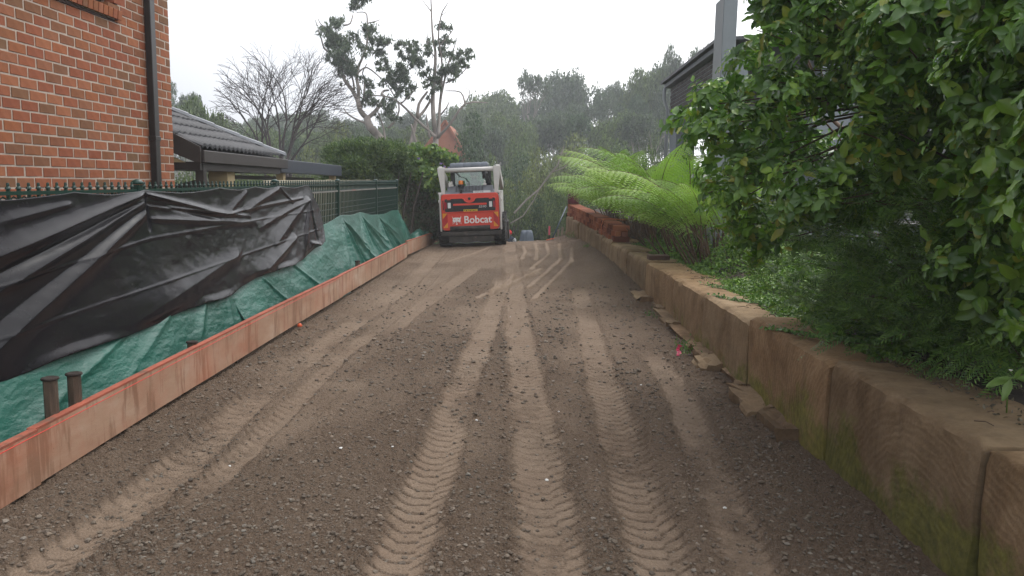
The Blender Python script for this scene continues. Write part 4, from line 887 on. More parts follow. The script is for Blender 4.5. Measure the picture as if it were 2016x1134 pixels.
# raised rim around the recess, with the dipped notch
top = [(-0.60, 1.17), (-0.20, 1.17)]+[(0.12*math.cos(math.radians(a))-0.04, 1.155+0.12*math.sin(math.radians(a))) for a in range(200, 341, 20)]+[(0.12, 1.17), (0.60, 1.17)]
blackp = [(-0.61, 0.90), (-0.60, 0.875), (-0.57, 0.86), (0.57, 0.86), (0.60, 0.875), (0.61, 0.90), (0.61, 1.13), (0.60, 1.16), (0.57, 1.175), (0.17, 1.175)]+[(0.135*math.cos(math.radians(a))-0.01, 1.175+0.10*math.sin(math.radians(a))) for a in range(-10, -171, -16)]+[(-0.19, 1.175), (-0.57, 1.175), (-0.60, 1.16), (-0.61, 1.13)]
onT(MB().prism(blackp, -0.056, -0.0515), 'grille_panel', 'mblack')
rim_ = MB().tube([(p_[0]*1.015, -0.056, (p_[1]-1.02)*1.05+1.02) for p_ in blackp+[blackp[0]]], 0.013, 6); onT(rim_, 'panel_rim', 'red', True)
gl = MB()
for k in range(4): gl.box(-0.42, 0.42, -0.060, -0.056, 0.885+0.028*k, 0.893+0.028*k)
onT(gl, 'louvre', 'mblack')
onT(MB().box(-0.40, 0.40, -0.068, -0.057, 1.01, 1.055), 'red_bar', 'red', bevel=0.003)
onT(MB().lathe((-0.01, -0.050, 1.165), [(0.035, 0.0), (0.035, 0.006), (0.028, 0.008), (0.0, 0.008)], 20, 'y'), 'latch_hole', 'mblack')
for s_ in (-1, 1):
    onT(MB().prism(rrect(s_*0.54-0.115, s_*0.54+0.085 if s_ > 0 else s_*0.54+0.115, 0.91, 1.145, 0.02), -0.062, -0.0565), 'light_housing', 'mblack')
    onT(MB().prism(rrect(s_*0.585-0.028, s_*0.585+0.028, 0.94, 1.10, 0.02), -0.080, -0.0625), 'tail_light', 'redlens', 'auto')
    onT(MB().prism(rrect(s_*0.495-0.034, s_*0.495+0.034, 0.955, 1.085, 0.01), -0.078, -0.0625), 'work_light', 'lens', 'auto')
    onT(MB().box(s_*0.50-0.04, s_*0.50+0.04, -0.066, -0.0565, 1.15, 1.20), 'red_tab', 'red')
onT(MB().box(-0.16, 0.175, -0.066, -0.0605, 0.865, 0.912), 'yellow_label', 'yellow')
lw = MB(); 
for k in range(7): lw.box(-0.15+0.045*k, -0.15+0.045*k+0.03, -0.0675, -0.0662, 0.875 if k % 2 else 0.885, 0.898)
tag(onT(lw, 'label_print', 'mblack'), kind='stuff')
for s_ in (-1, 1):
    x0, x1 = s_*0.61-0.058, s_*0.61+0.058
    onT(MB().box(x0, x1, -0.0535, -0.0505, 0.485, 0.835), 'reflector', 'dred')
    onT(MB().prism([(x0, 0.832), (x1, 0.832), (x1 if s_ > 0 else x0, 0.70)] if s_ > 0 else [(x0, 0.832), (x1, 0.832), (x0, 0.70)], -0.0560, -0.0537), 'reflector_corner', 'orange')
    onT(MB().prism([(x0, 0.488), (x1, 0.488), (x0, 0.62)] if s_ > 0 else [(x0, 0.488), (x1, 0.488), (x1, 0.62)], -0.0560, -0.0537), 'reflector_corner', 'orange')
# step recess and dirty rolled lower lip
onT(MB().tube([(-0.50, -0.04, 0.47), (0.46, -0.04, 0.47)], 0.055, 12), 'lower_lip', 'mud', True)
# lettering
def text(s_, x, z, h, mat, name, parent, y=-0.0545, sx=1.0, off=0.0, shear=0, deep=0.001, align='LEFT'):
    cu = bpy.data.curves.new('t', 'FONT'); cu.body = s_; cu.size = 1; cu.offset = off; cu.shear = shear; cu.extrude = 0.0; cu.resolution_u = 3; cu.align_x = align
    o = bpy.data.objects.new('t', cu); sc.collection.objects.link(o); dg = bpy.context.evaluated_depsgraph_get()
    me = bpy.data.meshes.new_from_object(o.evaluated_get(dg)); bpy.data.objects.remove(o); me.name = name
    k = h/0.70
    for v_ in me.vertices: v_.co = Vector((x+v_.co.x*k*sx, y, z+v_.co.y*k))
    me.materials.clear(); me.materials.append(M[mat]); return mobj(name, me, parent, False)
text('Bobcat', -0.165, 0.585, 0.172, 'textw', 'lettering', tgo, sx=0.97, off=0.018)
text('.', 0.437, 0.587, 0.12, 'textw', 'lettering', tgo)
text('S590', 0.205, 0.945, 0.052, 'textg', 'model_lettering', tgo, y=-0.0615, shear=0.2, off=0.02, sx=1.25)
# cat head emblem
hd = [(-0.105, 0.10), (-0.085, 0.055), (-0.04, 0.062), (0.04, 0.062), (0.085, 0.055), (0.11, 0.105), (0.10, 0.04), (0.085, 0.0), (0.098, -0.025), (0.075, -0.045), (0.04, -0.05), (0.028, -0.022), (-0.022, -0.022), (-0.035, -0.05), (-0.075, -0.045), (-0.10, -0.015), (-0.085, 0.015), (-0.095, 0.05)]
cx, cz = -0.335, 0.665; onT(MB().prism([(cx+a_*1.02, cz+b_) for a_, b_ in hd], -0.0545, -0.0515), 'cat_emblem', 'textw')
onT(MB().prism(rrect(cx-0.025, cx+0.022, cz-0.105, cz-0.078, 0.011), -0.0545, -0.0515).prism([(cx-0.028, cz-0.028), (cx+0.024, cz-0.028), (cx+0.008, cz-0.06), (cx-0.012, cz-0.06)], -0.0545, -0.0515), 'cat_muzzle', 'textw')
onT(MB().prism([(cx-0.065, cz+0.028), (cx-0.02, cz+0.008), (cx-0.05, cz+0.002)], -0.0558, -0.0548), 'cat_eye', 'red'); onT(MB().prism([(cx+0.06, cz+0.028), (cx+0.015, cz+0.008), (cx+0.045, cz+0.002)], -0.0558, -0.0548), 'cat_eye', 'red')
wk = MB()
for s_ in (-1, 1):
    for k in range(3): wk.beam((cx+s_*0.05, -0.0535, cz-0.045-0.01*k), (cx+s_*0.115, -0.0535, cz-0.048-0.022*k), 0.002, 0.004)
tag(onT(wk, 'cat_whiskers', 'textw'), kind='stuff')
# top of engine bay: plate, grille, number plate
P(MB().prismx([(0.0, 1.29), (0.34, 1.38), (0.34, 1.20), (0.0, 1.20)], -0.60, 0.60), 'hood', 'mgrey', bevel=0.008)
gr = P(MB().prismx([(0.16, 1.325), (0.26, 1.47), (0.46, 1.47), (0.46, 1.32)], -0.55, 0.55), 'grille_box', 'mgrey', bevel=0.008)
P(MB().prismx([(0.156, 1.335), (0.250, 1.465), (0.245, 1.468), (0.150, 1.338)], -0.36, 0.33), 'grille_back', 'mblack', parent=gr)
for k in range(20):
    x = -0.35+0.035*k; P(MB().prismx([(0.15, 1.333), (0.245, 1.467), (0.235, 1.474), (0.14, 1.340)], x, x+0.013), 'slat', 'mgrey', parent=gr)
P(MB().box(0.09, 0.50, -0.025, -0.015, 1.295, 1.345), 'number_plate', 'lens')
pl_ = text('1DO 12 E', 0.115, 1.307, 0.028, 'mblack', 'plate_lettering', sk, y=-0.0265, sx=1.3, off=0.01); tag(pl_, kind='stuff')
P(MB().box(-0.26, -0.16, 0.02, 0.10, 1.26, 1.30).tube([(-0.21, 0.05, 1.29), (-0.21, 0.05, 1.385)], 0.028, 10), 'lock_knob', 'mblack', bevel=0)
bo = P(MB().lathe((-0.215, 0.20, 1.46), [(0.075, 0), (0.075, 0.045), (0.06, 0.055)], 18), 'beacon_base', 'mblack', 'auto')
P(MB().lathe((-0.215, 0.20, 1.515), [(0.058, 0), (0.058, 0.07), (0.05, 0.085), (0.0, 0.09)], 18), 'beacon_lens', 'amber', 'auto', parent=bo)
for x in (-0.44, 0.36): P(MB().box(x-0.04, x+0.04, 0.18, 0.24, 1.47, 1.515).box(x-0.02, x+0.02, 0.20, 0.22, 1.52, 1.59), 'work_lamp', 'mwhite', bevel=0.005)
# lift arm uprights and cross tube
for s_ in (-1, 1):
    xa = s_*0.635
    P(MB().prism([(xa-0.04, 1.28), (xa+0.04, 1.28), (xa+s_*0.035+0.088, 1.87), (xa+s_*0.035+0.085, 1.925), (xa+s_*0.035-0.085, 1.925), (xa+s_*0.035-0.088, 1.87)], 0.05, 0.18), 'lift_upright', 'mwhite', bevel=0.012)
    P(MB().beam((xa+s_*0.06, 0.18, 1.86), (xa+s_*0.06, 2.2, 1.45), 0.09, 0.20), 'lift_arm', 'mwhite', bevel=0.012)
    P(MB().lathe((s_*0.745-0.02, 0.05, 1.12), [(0.03, 0), (0.04, 0.01), (0.04, 0.03), (0.03, 0.04)], 14, 'x'), 'pivot_pin', 'mwhite', 'auto')
    P(MB().box(s_*0.715-0.05, s_*0.715+0.05, 0.04, 0.2, 1.28, 1.335), 'pivot_block', 'mwhite', bevel=0.008)
P(MB().tube([(-0.60, 0.11, 1.855), (0.60, 0.11, 1.855)], 0.052, 16), 'cross_tube', 'mwhite', True)
rl = [(0.06, -0.49)]
P(MB().lathe((-0.475, 0.34, 1.95), [(0.05, 0), (0.078, 0.02), (0.08, 0.12), (0.074, 0.13), (0.08, 0.14), (0.082, 0.31), (0.075, 0.32), (0.082, 0.33), (0.082, 0.50), (0.075, 0.51), (0.082, 0.52), (0.082, 0.74), (0.074, 0.76), (0.086, 0.78), (0.086, 0.90), (0.05, 0.93)], 18, 'x'), 'rolled_blind', 'rolled', True)
# cab
cab = MB()
for x in (-0.43, 0.43):
    cab.box(x-0.055, x+0.055, 0.42, 0.50, 1.2, 1.90); cab.box(x-0.03, x+0.03, 1.45, 1.52, 0.6, 1.88)
cab.box(-0.48, 0.48, 0.42, 1.52, 1.885, 1.935)
for x0, x1 in ((-0.48, -0.455), (0.455, 0.48)): cab.box(x0, x1, 0.5, 1.45, 0.6, 1.35)
P(cab, 'cab_frame', 'mblack', bevel=0.012)
P(MB().box(-0.375, 0.375, 0.45, 0.458, 1.33, 1.885), 'rear_window', 'glass')
P(MB().box(-0.40, 0.40, 1.47, 1.478, 0.9, 1.87), 'front_window', 'glass')
for k in range(5):
    P(MB().beam((-0.452, 0.55+0.2*k, 1.36), (-0.452, 0.55+0.2*k, 1.88), 0.012, 0.012), 'guard_bar', 'mblack'); P(MB().beam((0.452, 0.55+0.2*k, 1.36), (0.452, 0.55+0.2*k, 1.88), 0.012, 0.012), 'guard_bar', 'mblack')
P(MB().lathe((0.30, 0.40, 1.72), [(0.09, 0), (0.10, 0.02), (0.085, 0.12), (0.05, 0.14)], 14, 'x'), 'air_cleaner', 'mblack', True)
P(MB().tube([(0.33, 0.36, 1.80), (0.42, 0.36, 1.62), (0.44, 0.36, 1.50)], 0.055, 10), 'hose', 'mblack', True)
P(MB().tube([(-0.36, 0.35, 1.82), (-0.25, 0.35, 1.70), (-0.12, 0.33, 1.66), (-0.04, 0.3, 1.56), (-0.05, 0.26, 1.48)], 0.008, 6), 'cable', 'mblack', True)
P(MB().box(-0.25, 0.25, 0.75, 0.85, 0.9, 1.45), 'seat', 'mblack', bevel=0.03)
bu = MB().prismx([(2.2, 0.02), (2.85, 0.02), (2.95, 0.10), (2.3, 0.55), (2.15, 0.5)], -0.84, 0.84); P(bu, 'bucket', 'mud', bevel=0.01)
sk_m = sk.matrix_basis.copy()

# ------------------------------------------------------------------ people
def skin_body(name, verts, edges, radii, mat, loc, sub=2):
    me = bpy.data.meshes.new(name); me.from_pydata([Vector(v_)+Vector(loc) for v_ in verts], edges, []); o = bpy.data.objects.new(name, me); sc.collection.objects.link(o)
    md = o.modifiers.new('skin', 'SKIN'); md.use_smooth_shade = True
    for i, r_ in enumerate(radii): me.skin_vertices[0].data[i].radius = (r_ if isinstance(r_, tuple) else (r_, r_)); me.skin_vertices[0].data[i].use_root = (i == 0)
    s2 = o.modifiers.new('sub', 'SUBSURF'); s2.levels = sub; s2.render_levels = sub
    dg = bpy.context.evaluated_depsgraph_get(); m2 = bpy.data.meshes.new_from_object(o.evaluated_get(dg)); bpy.data.objects.remove(o); m2.materials.clear(); m2.materials.append(mat); m2.name = name
    return mobj(name, m2)
def sph(name, c, r, mat, parent, sx=1, sy=1, sz=1, cut=None):
    bm = bmesh.new(); bmesh.ops.create_uvsphere(bm, u_segments=20, v_segments=14, radius=1)
    for v_ in bm.verts: v_.co = Vector((c[0]+v_.co.x*r*sx, c[1]+v_.co.y*r*sy, c[2]+v_.co.z*r*sz))
    if cut is not None: bmesh.ops.bisect_plane(bm, geom=bm.verts[:]+bm.edges[:]+bm.faces[:], plane_co=(0, 0, cut), plane_no=(0, 0, -1), clear_outer=True)
    me = bpy.data.meshes.new(name); bm.to_mesh(me); bm.free(); me.materials.append(mat)
    for p_ in me.polygons: p_.use_smooth = True
    return mobj(name, me, parent, True)
def person(loc, label, top_mat, sleeve, hat_mat, sit=False, hat='beanie'):
    x, y, z = loc; th = thing('person', label, 'person', loc)
    hip = 0.45 if sit else 0.92
    V = [(0, 0, hip), (0, 0, hip+0.22), (0, 0, hip+0.42), (0, 0, hip+0.53), (0, 0, hip+0.62), (0, 0.01, hip+0.72),
         (0.19, 0, hip+0.50), (0.26, 0.02, hip+0.24), (0.24, 0.16, hip+0.04), (0.22, 0.24, hip+0.02), (-0.19, 0, hip+0.50), (-0.26, 0.02, hip+0.24), (-0.24, 0.16, hip+0.04), (-0.22, 0.24, hip+0.02)]
    if sit: V += [(0.1, 0.05, hip-0.02), (0.13, 0.45, hip+0.03), (0.13, 0.48, 0.08), (0.13, 0.62, 0.05), (-0.1, 0.05, hip-0.02), (-0.13, 0.45, hip+0.03), (-0.13, 0.48, 0.08), (-0.13, 0.62, 0.05)]
    else: V += [(0.1, 0, hip-0.06), (0.11, 0.02, 0.48), (0.11, -0.02, 0.08), (0.12, 0.12, 0.04), (-0.1, 0, hip-0.06), (-0.11, 0.03, 0.48), (-0.12, 0.0, 0.08), (-0.13, 0.13, 0.04)]
    E_ = [(0, 1), (1, 2), (2, 3), (3, 4), (4, 5), (3, 6), (6, 7), (7, 8), (8, 9), (3, 10), (10, 11), (11, 12), (12, 13), (0, 14), (14, 15), (15, 16), (16, 17), (0, 18), (18, 19), (19, 20), (20, 21)]
    Rr = [(0.15, 0.12), (0.15, 0.11), (0.17, 0.12), (0.10, 0.09), (0.055, 0.055), (0.085, 0.10), 0.07, 0.052, 0.04, 0.035, 0.07, 0.052, 0.04, 0.035, 0.09, 0.065, 0.045, 0.04, 0.09, 0.065, 0.045, 0.04]
    b = skin_body('body', V, E_, Rr, M['navy'], loc); b.parent = th; b.location = -th.location
    sph('head', (x, y+0.01, z+hip+0.72), 0.098, M['skin'], th, 0.85, 1.0, 1.18)
    if hat == 'beanie': sph('beanie', (x, y+0.0, z+hip+0.745), 0.112, hat_mat, th, 0.95, 1.0, 1.1, z+hip+0.70)
    else: sph('cap', (x, y, z+hip+0.75), 0.112, hat_mat, th, 0.95, 1.0, 1.0, z+hip+0.72)
    vst = skin_body('vest', [(0, 0, hip+0.05), (0, 0, hip+0.25), (0, 0, hip+0.45), (0.09, 0, hip+0.50), (-0.09, 0, hip+0.50)], [(0, 1), (1, 2), (2, 3), (2, 4)], [(0.165, 0.135), (0.17, 0.13), (0.175, 0.13), 0.085, 0.085], top_mat, loc); vst.parent = th; vst.location = -th.location
    for s_ in (-1, 1):
        sl2 = skin_body('sleeve', [(s_*0.16, 0, hip+0.51), (s_*0.21, 0.0, hip+0.46), (s_*0.265, 0.02, hip+0.24), (s_*0.245, 0.15, hip+0.06)], [(0, 1), (1, 2), (2, 3)], [0.085, 0.082, 0.062, 0.05], sleeve, loc); sl2.parent = th; sl2.location = -th.location
    return th
q = at(1003, 455, 31.5); person((q[0], 31.5, q[2]-1.74), 'person in a red beanie and navy vest with pale sleeves past the crest', M['navy'], M['whitecloth'], M['beanie'])
person((-1.372-0.03, 19.32, 0.118+0.55), 'operator in a bright green vest seated inside the loader cab', M['hivis'], M['hivis'], M['mblack'], True, 'cap')
# draped cloth over a stack
q = at(1037, 454, 31); th = thing('draped_stack', 'tall stack under a pleated blue-grey cover beside the person in the beanie', 'covered stack', (q[0], 31, q[2]-1.7))
n_ = 72; V = []; hs = [1.7, 1.69, 1.60, 1.45, 1.0, 0.5, 0.0]; rs = [0.0, 0.20, 0.24, 0.25, 0.30, 0.36, 0.40]
for h_, r_ in zip(hs, rs):
    for k in range(n_):
        a_ = 2*math.pi*k/n_; fl = 1+0.13*math.sin(a_*9+math.sin(a_*3)*1.5)*min(1, (1.7-h_)*1.4); sq = 1/max(abs(math.cos(a_)), abs(math.sin(a_)))*0.35+0.68
        V.append((q[0]+r_*fl*sq*math.cos(a_), 31+r_*fl*sq*math.sin(a_), q[2]-1.7+h_+0.02*math.sin(a_*4)))
Fq = [(i*n_+k, i*n_+(k+1) % n_, (i+1)*n_+(k+1) % n_, (i+1)*n_+k) for i in range(6) for k in range(n_)]
mobj('cover', np_mesh('cover', V, Fq, M['greycloth'], True), th)
# ------------------------------------------------------------------ foliage tools
def rand_dirs(n, up=0.0, g=rng):
    v = g.normal(size=(n, 3)); v[:, 2] += up; return v/np.linalg.norm(v, axis=1, keepdims=True)
def leaf_quads(P, N, A, L, W, fold=0.0):
    """diamond leaves: centre P, normal N, axis A (made orthogonal), length L, width W"""
    A = A-(A*N).sum(1, keepdims=True)*N; A /= np.linalg.norm(A, axis=1, keepdims=True)+1e-9; B = np.cross(N, A)
    L = np.broadcast_to(L, (len(P),))[:, None]; W = np.broadcast_to(W, (len(P),))[:, None]
    V = np.stack([P-A*L/2, P+B*W/2+A*L*0.05+N*W*fold, P+A*L/2, P-B*W/2+A*L*0.05+N*W*fold], 1)
    return V.reshape(-1, 3), np.arange(len(P)*4).reshape(-1, 4)
def crown_pts(cl, n, shell=0.72, up=0.25, g=rng, flat=1.0, fuzz=0.12):
    cl = np.array(cl, float); w = cl[:, 3]**2; k = g.choice(len(cl), n, p=w/w.sum()); d = rand_dirs(n, up, g)
    r = shell+(1-shell)*g.random(n)**0.7; r = np.where(g.random(n) < 0.2, r*g.random(n)**0.5, r); r *= 1+fuzz*g.normal(size=n)
    sc_ = np.stack([cl[k, 3], cl[k, 3], cl[k, 3]*flat*(cl[k, 4] if cl.shape[1] > 4 else 1)], 1)
    return cl[k, :3]+d*r[:, None]*sc_, d
def crown(name, cl, n, L, W, mat, shell=0.7, up=0.25, droop=0.0, g=rng, flat=0.85, spread=0.8, fuzz=0.12):
    P_, d = crown_pts(cl, n, shell, up, g, flat, fuzz); N = d+spread*g.normal(size=(n, 3)); N /= np.linalg.norm(N, axis=1, keepdims=True)
    A = g.normal(size=(n, 3)); A[:, 2] -= droop*2
    s_ = 0.6+0.8*g.random(n); V, Fq = leaf_quads(P_, N, A, L*s_, W*s_, 0.1); return np_mesh(name, V, Fq, mat)
def limbs(mb, p, d, L, r, depth, R_, ends, bend=0.25, kids=(2, 3), shrink=0.72, upb=0.15, nseg=4, sides=6):
    pts = [p]; q = p.copy(); dd = d.copy()
    for i in range(nseg):
        dd = dd+Vector((R_.gauss(0, bend), R_.gauss(0, bend), R_.gauss(0, bend)+upb))*0.5; dd.normalize(); q = q+dd*L/nseg; pts.append(q.copy())
    mb.tube(pts, [r*(1-0.45*i/nseg) for i in range(nseg+1)], sides if r > 0.03 else 4, False)
    if depth == 0: ends.append((q.copy(), r)); return
    for k in range(R_.randint(*kids)):
        ax = Vector((R_.gauss(0, 1), R_.gauss(0, 1), R_.gauss(0, 0.5))); nd = (dd+ax.normalized()*R_.uniform(0.45, 0.85)).normalized()
        s_ = pts[-1] if k < 2 else pts[-2]
        limbs(mb, s_.copy(), nd, L*shrink*R_.uniform(0.8, 1.15), r*0.58, depth-1, R_, ends, bend, kids, shrink, upb, nseg, sides)
def gum_template(seed, H=12.0, spreadc=1.0, n=7000, L=0.34, W=0.12, mat='gum', barkm='bark', low=0.35, clump=(0.9, 1.5), domed=False):
    R_ = random.Random(seed); g = np.random.default_rng(seed); mb = MB(); ends = []
    p = Vector((0, 0, -0.5)); limbs(mb, p, Vector((R_.uniform(-.1, .1), R_.uniform(-.1, .1), 1)), H*low+0.5, H*0.016+0.03, 0, R_, ends, 0.12)
    top_ = ends[0][0]; ends = []
    for k in range(5 if domed else 4):
        a_ = k*6.283/(5 if domed else 4)+R_.random(); limbs(mb, top_.copy(), Vector((math.cos(a_)*0.6*spreadc, math.sin(a_)*0.6*spreadc, 1)).normalized(), H*0.26, H*0.010, 2, R_, ends, 0.28, (2, 3), 0.72, 0.2)
    cl = [(e[0].x, e[0].y, e[0].z, R_.uniform(*clump)*H/12) for e in ends]
    tr = mb.mesh('trunk', M[barkm], True); cr = crown('crown', cl, n, L*H/12, W*H/12, M[mat], 0.6, 0.35, 0.4, g, 0.7)
    zmax = max(c[2]+c[3]*0.7 for c in cl); xw = np.percentile([abs(c[0])+c[3] for c in cl], 85); return tr, cr, zmax, xw*2
def bush_template(seed, H=5.0, Wd=5.0, n=8000, L=0.17, W=0.09, mat='bush', lumps=26, trunk=True, barkm='darkbark', dome=0.55, low=0.05):
    R_ = random.Random(seed); g = np.random.default_rng(seed); cl = []
    for k in range(lumps):
        a_ = R_.random()*6.283; rr_ = math.sqrt(R_.random()); hz_ = (1-rr_**2)**0.5; z_ = H*(low+(1-low)*(hz_*dome+(1-dome)*R_.random()*hz_+0.08)); s_ = R_.uniform(0.13, 0.24)*min(H, Wd)
        cl.append((math.cos(a_)*rr_*Wd*0.40, math.sin(a_)*rr_*Wd*0.40, max(s_*0.6, z_-s_*0.7), s_))
    mb = MB(); ends = []
    for k in range(5): limbs(mb, Vector((R_.uniform(-.2, .2), R_.uniform(-.2, .2), -0.4)), Vector((R_.uniform(-.5, .5), R_.uniform(-.5, .5), 1)).normalized(), H*0.42, H*0.014, 2, R_, ends, 0.25, (2, 3), 0.65, 0.1, 3, 5)
    tr = mb.mesh('trunk', M[barkm], True); cr = crown('crown', cl, n, L, W, M[mat], 0.62, 0.3, 0.2, g, 0.8)
    return tr, cr, max(c[2]+c[3]*0.8 for c in cl), Wd
TPL = {
    'gum1': gum_template(31, 14), 'gum2': gum_template(32, 14, 1.2, 6500), 'gum3': gum_template(37, 14, 0.9, 7500, mat='darkbush'),
    'dome': gum_template(34, 14, 1.35, 12000, 0.36, 0.16, 'gum', 'bark', 0.22, (1.3, 2.0), True),
    'dome2': gum_template(35, 14, 1.2, 11000, 0.34, 0.16, 'bush', 'bark', 0.2, (1.2, 1.9), True),
    'sparse': gum_template(36, 14, 0.8, 2200, 0.34, 0.14, 'gum', 'bark', 0.45, (0.5, 0.9)),
    'bushA': bush_template(41), 'bushB': bush_template(42, 5, 5, 9000, mat='bush2'), 'bushC': bush_template(43, 5.5, 4.5, 9000, mat='darkbush'), 'bushD': bush_template(44, 5, 5.5, 9000, 0.15, 0.08, mat='bush', lumps=40),
}
_used = {}
def where(px, Y, cat_):
    bins = [(400, 'above the tiled carport roof'), (455, 'left of the bare tree'), (515, 'behind the left half of the bare tree'), (575, 'behind the middle of the bare tree'), (635, 'behind the right half of the bare tree'), (680, 'between the bare tree and the tall crooked gum'), (735, 'behind the trunk of the tall crooked gum'), (790, 'above the clipped hedge'), (845, 'between the two tall gums'), (880, 'left of the terracotta gable'),
            (950, 'behind the loader'), (1000, 'right of the loader'), (1045, 'above the red beanie'), (1090, 'above the pink-topped stake'), (1130, 'under the tall domed gum'), (1175, 'above the leftmost ferns'), (1225, 'above the middle ferns'), (1275, 'left of the white downpipe'), (1325, 'beside the distant cottage'), (9999, 'behind the grey house')]
    return next(t_ for b_, t_ in bins if px < b_)
def place(kind, px, pytop, Y, wpx, label, group=None, name='tree', cat='tree', rz=None, x=None, zb=None):
    tr, cr, H, Wd = TPL[kind]; p = at(px, pytop, Y); zb = ter(p[0], Y)-0.1 if zb is None else zb; h = max(1.0, p[2]-zb); w_ = wpx*Y/F
    th = thing(name, label, cat, (p[0], Y, zb), group); th.scale = (w_/Wd, w_/Wd, h/H); th.rotation_euler = (0, 0, rnd.uniform(0, 6.28) if rz is None else rz)
    for nm, me in (('trunk', tr), ('crown', cr)): mobj(nm, me, th, False)
    return th
G1 = 'hazy bushland trees beyond the driveway'
LB = 'hazy grey-green gum tree standing in the bushland beyond the driveway'
LS = 'dense leafy scrub tree in the hollow below the driveway crest'; G2 = 'scrub trees in the hollow below the crest'
# skyline
uniq = [('dome', 1112, 141, 105, 135, 'tallest broad domed gum on the skyline at the centre'), ('sparse', 1048, 132, 92, 62, 'sparse-crowned gum sticking up on the skyline, left of the domed gum'),
        ('dome2', 1286, 130, 84, 110, 'tall bushy gum on the rising right skyline before the grey house'), ('gum1', 1352, 84, 80, 100, 'high gum crown at the far right skyline, beside the grey post'),
        ('gum2', 367, 160, 70, 62, 'flat-topped umbrella gum above the tiled roof'), ('gum3', 1200, 166, 100, 95, 'dark gum on the skyline just right of the domed gum'), ('bushC', 935, 214, 44, 112, 'round dark-green tree above the loader, beside the terracotta gable'),
        ('dome2', 398, 192, 42, 120, 'leafy dark-green tree behind the tiled carport roof')]
for k, px, py, Y, w_, lab in uniq: place(k, px, py, Y, w_, lab)
for k, px, py, Y, w_ in [('dome2', 985, 178, 108, 90), ('gum1', 1025, 190, 112, 80), ('gum2', 1160, 190, 90, 90), ('gum1', 1240, 158, 95, 80), ('gum3', 1255, 185, 78, 80), ('dome', 1320, 122, 96, 90), ('dome', 1330, 165, 78, 90),
        ('dome2', 930, 190, 102, 100), ('gum2', 885, 205, 112, 90), ('gum1', 840, 218, 104, 90), ('dome', 790, 232, 110, 110), ('gum2', 735, 224, 104, 90), ('gum1', 685, 232, 96, 90), ('dome2', 632, 222, 108, 110), ('gum2', 580, 214, 115, 100),
        ('dome', 525, 226, 108, 120), ('gum1', 470, 232, 100, 90), ('dome2', 425, 236, 90, 110), ('gum2', 350, 215, 95, 80), ('dome', 1075, 215, 76, 110), ('dome2', 1010, 222, 72, 100), ('gum3', 1150, 222, 72, 95), ('dome2', 1215, 218, 68, 110), ('gum2', 1285, 205, 66, 90), ('dome', 960, 235, 64, 100),
        ('dome', 860, 240, 72, 100), ('dome2', 800, 245, 66, 100), ('gum1', 740, 246, 62, 80), ('dome', 690, 244, 58, 90), ('dome2', 610, 248, 62, 110), ('gum3', 560, 252, 58, 90), ('dome2', 500, 250, 56, 100), ('dome', 450, 254, 60, 100)]:
    d_ = 'on the skyline' if Y > 98 else ('in the middle distance' if Y > 70 else 'nearer, lower down')
    place(k, px, py, Y, w_*1.15, 'hazy gum '+d_+', '+where(px, Y, 0), 'hazy bushland gums '+d_+' '+where(px, Y, 0))
for k, px, py, Y, w_ in [('bushA', 1035, 262, 56, 120), ('bushB', 1115, 258, 54, 130), ('bushD', 1180, 262, 52, 120), ('bushA', 1245, 275, 50, 110), ('bushC', 1020, 300, 44, 110), ('bushB', 1075, 288, 42, 110), ('bushD', 1140, 300, 40, 120), ('bushA', 1195, 300, 38, 110), ('bushC', 1000, 330, 37, 100),
        ('bushB', 1060, 330, 35.5, 110), ('bushA', 1110, 345, 34, 110), ('bushD', 1160, 350, 33, 110), ('bushA', 1010, 372, 33.5, 90), ('bushC', 1055, 385, 34.5, 90), ('bushD', 1095, 400, 32.6, 80), ('bushB', 985, 350, 36, 80), ('bushA', 1130, 395, 31.5, 80),
        ('bushB', 900, 300, 38, 100), ('bushA', 850, 290, 36, 100), ('bushD', 955, 300, 40, 100), ('bushC', 1240, 300, 30, 120), ('bushA', 1300, 290, 32, 120), ('bushD', 1010, 420, 35.5, 70), ('bushC', 1040, 425, 34, 60), ('bushA', 1080, 430, 33.6, 60), ('bushB', 1200, 380, 27, 90), ('bushD', 1250, 370, 26, 90), ('bushC', 1340, 300, 26, 120), ('bushA', 1030, 440, 34.5, 80), ('bushD', 990, 430, 34.5, 70), ('bushC', 1068, 445, 34.8, 70)]:
    d_ = 'high at the back' if Y > 44 else ('halfway down' if Y > 35.2 else 'low in front')
    place(k, px, py, Y, w_*1.05, 'leafy scrub tree past the crest, '+d_+', '+where(px, Y, 0), 'scrub past the crest '+d_+' '+where(px, Y, 0), 'scrub_tree')
for k, px, py, Y, w_ in [('bushB', 690, 238, 48, 110), ('bushB', 830, 262, 46, 110), ('bushD', 760, 268, 40, 90), ('bushA', 640, 262, 44, 100), ('bushB', 585, 285, 38, 110), ('bushD', 525, 285, 42, 110), ('bushB', 480, 290, 36, 100), ('bushA', 660, 300, 30, 90), ('bushB', 420, 300, 30, 120), ('bushA', 380, 330, 26, 120), ('bushD', 480, 335, 26, 110), ('bushB', 560, 330, 27, 100), ('bushA', 620, 322, 25, 80), ('bushB', 815, 285, 33, 60)]:
    place(k, px, py, Y, w_, 'olive scrub tree '+('farther back ' if Y > 37 else 'close ')+where(px, Y, 0), 'olive scrub '+('farther back ' if Y > 37 else 'close ')+where(px, Y, 0), 'scrub_tree')
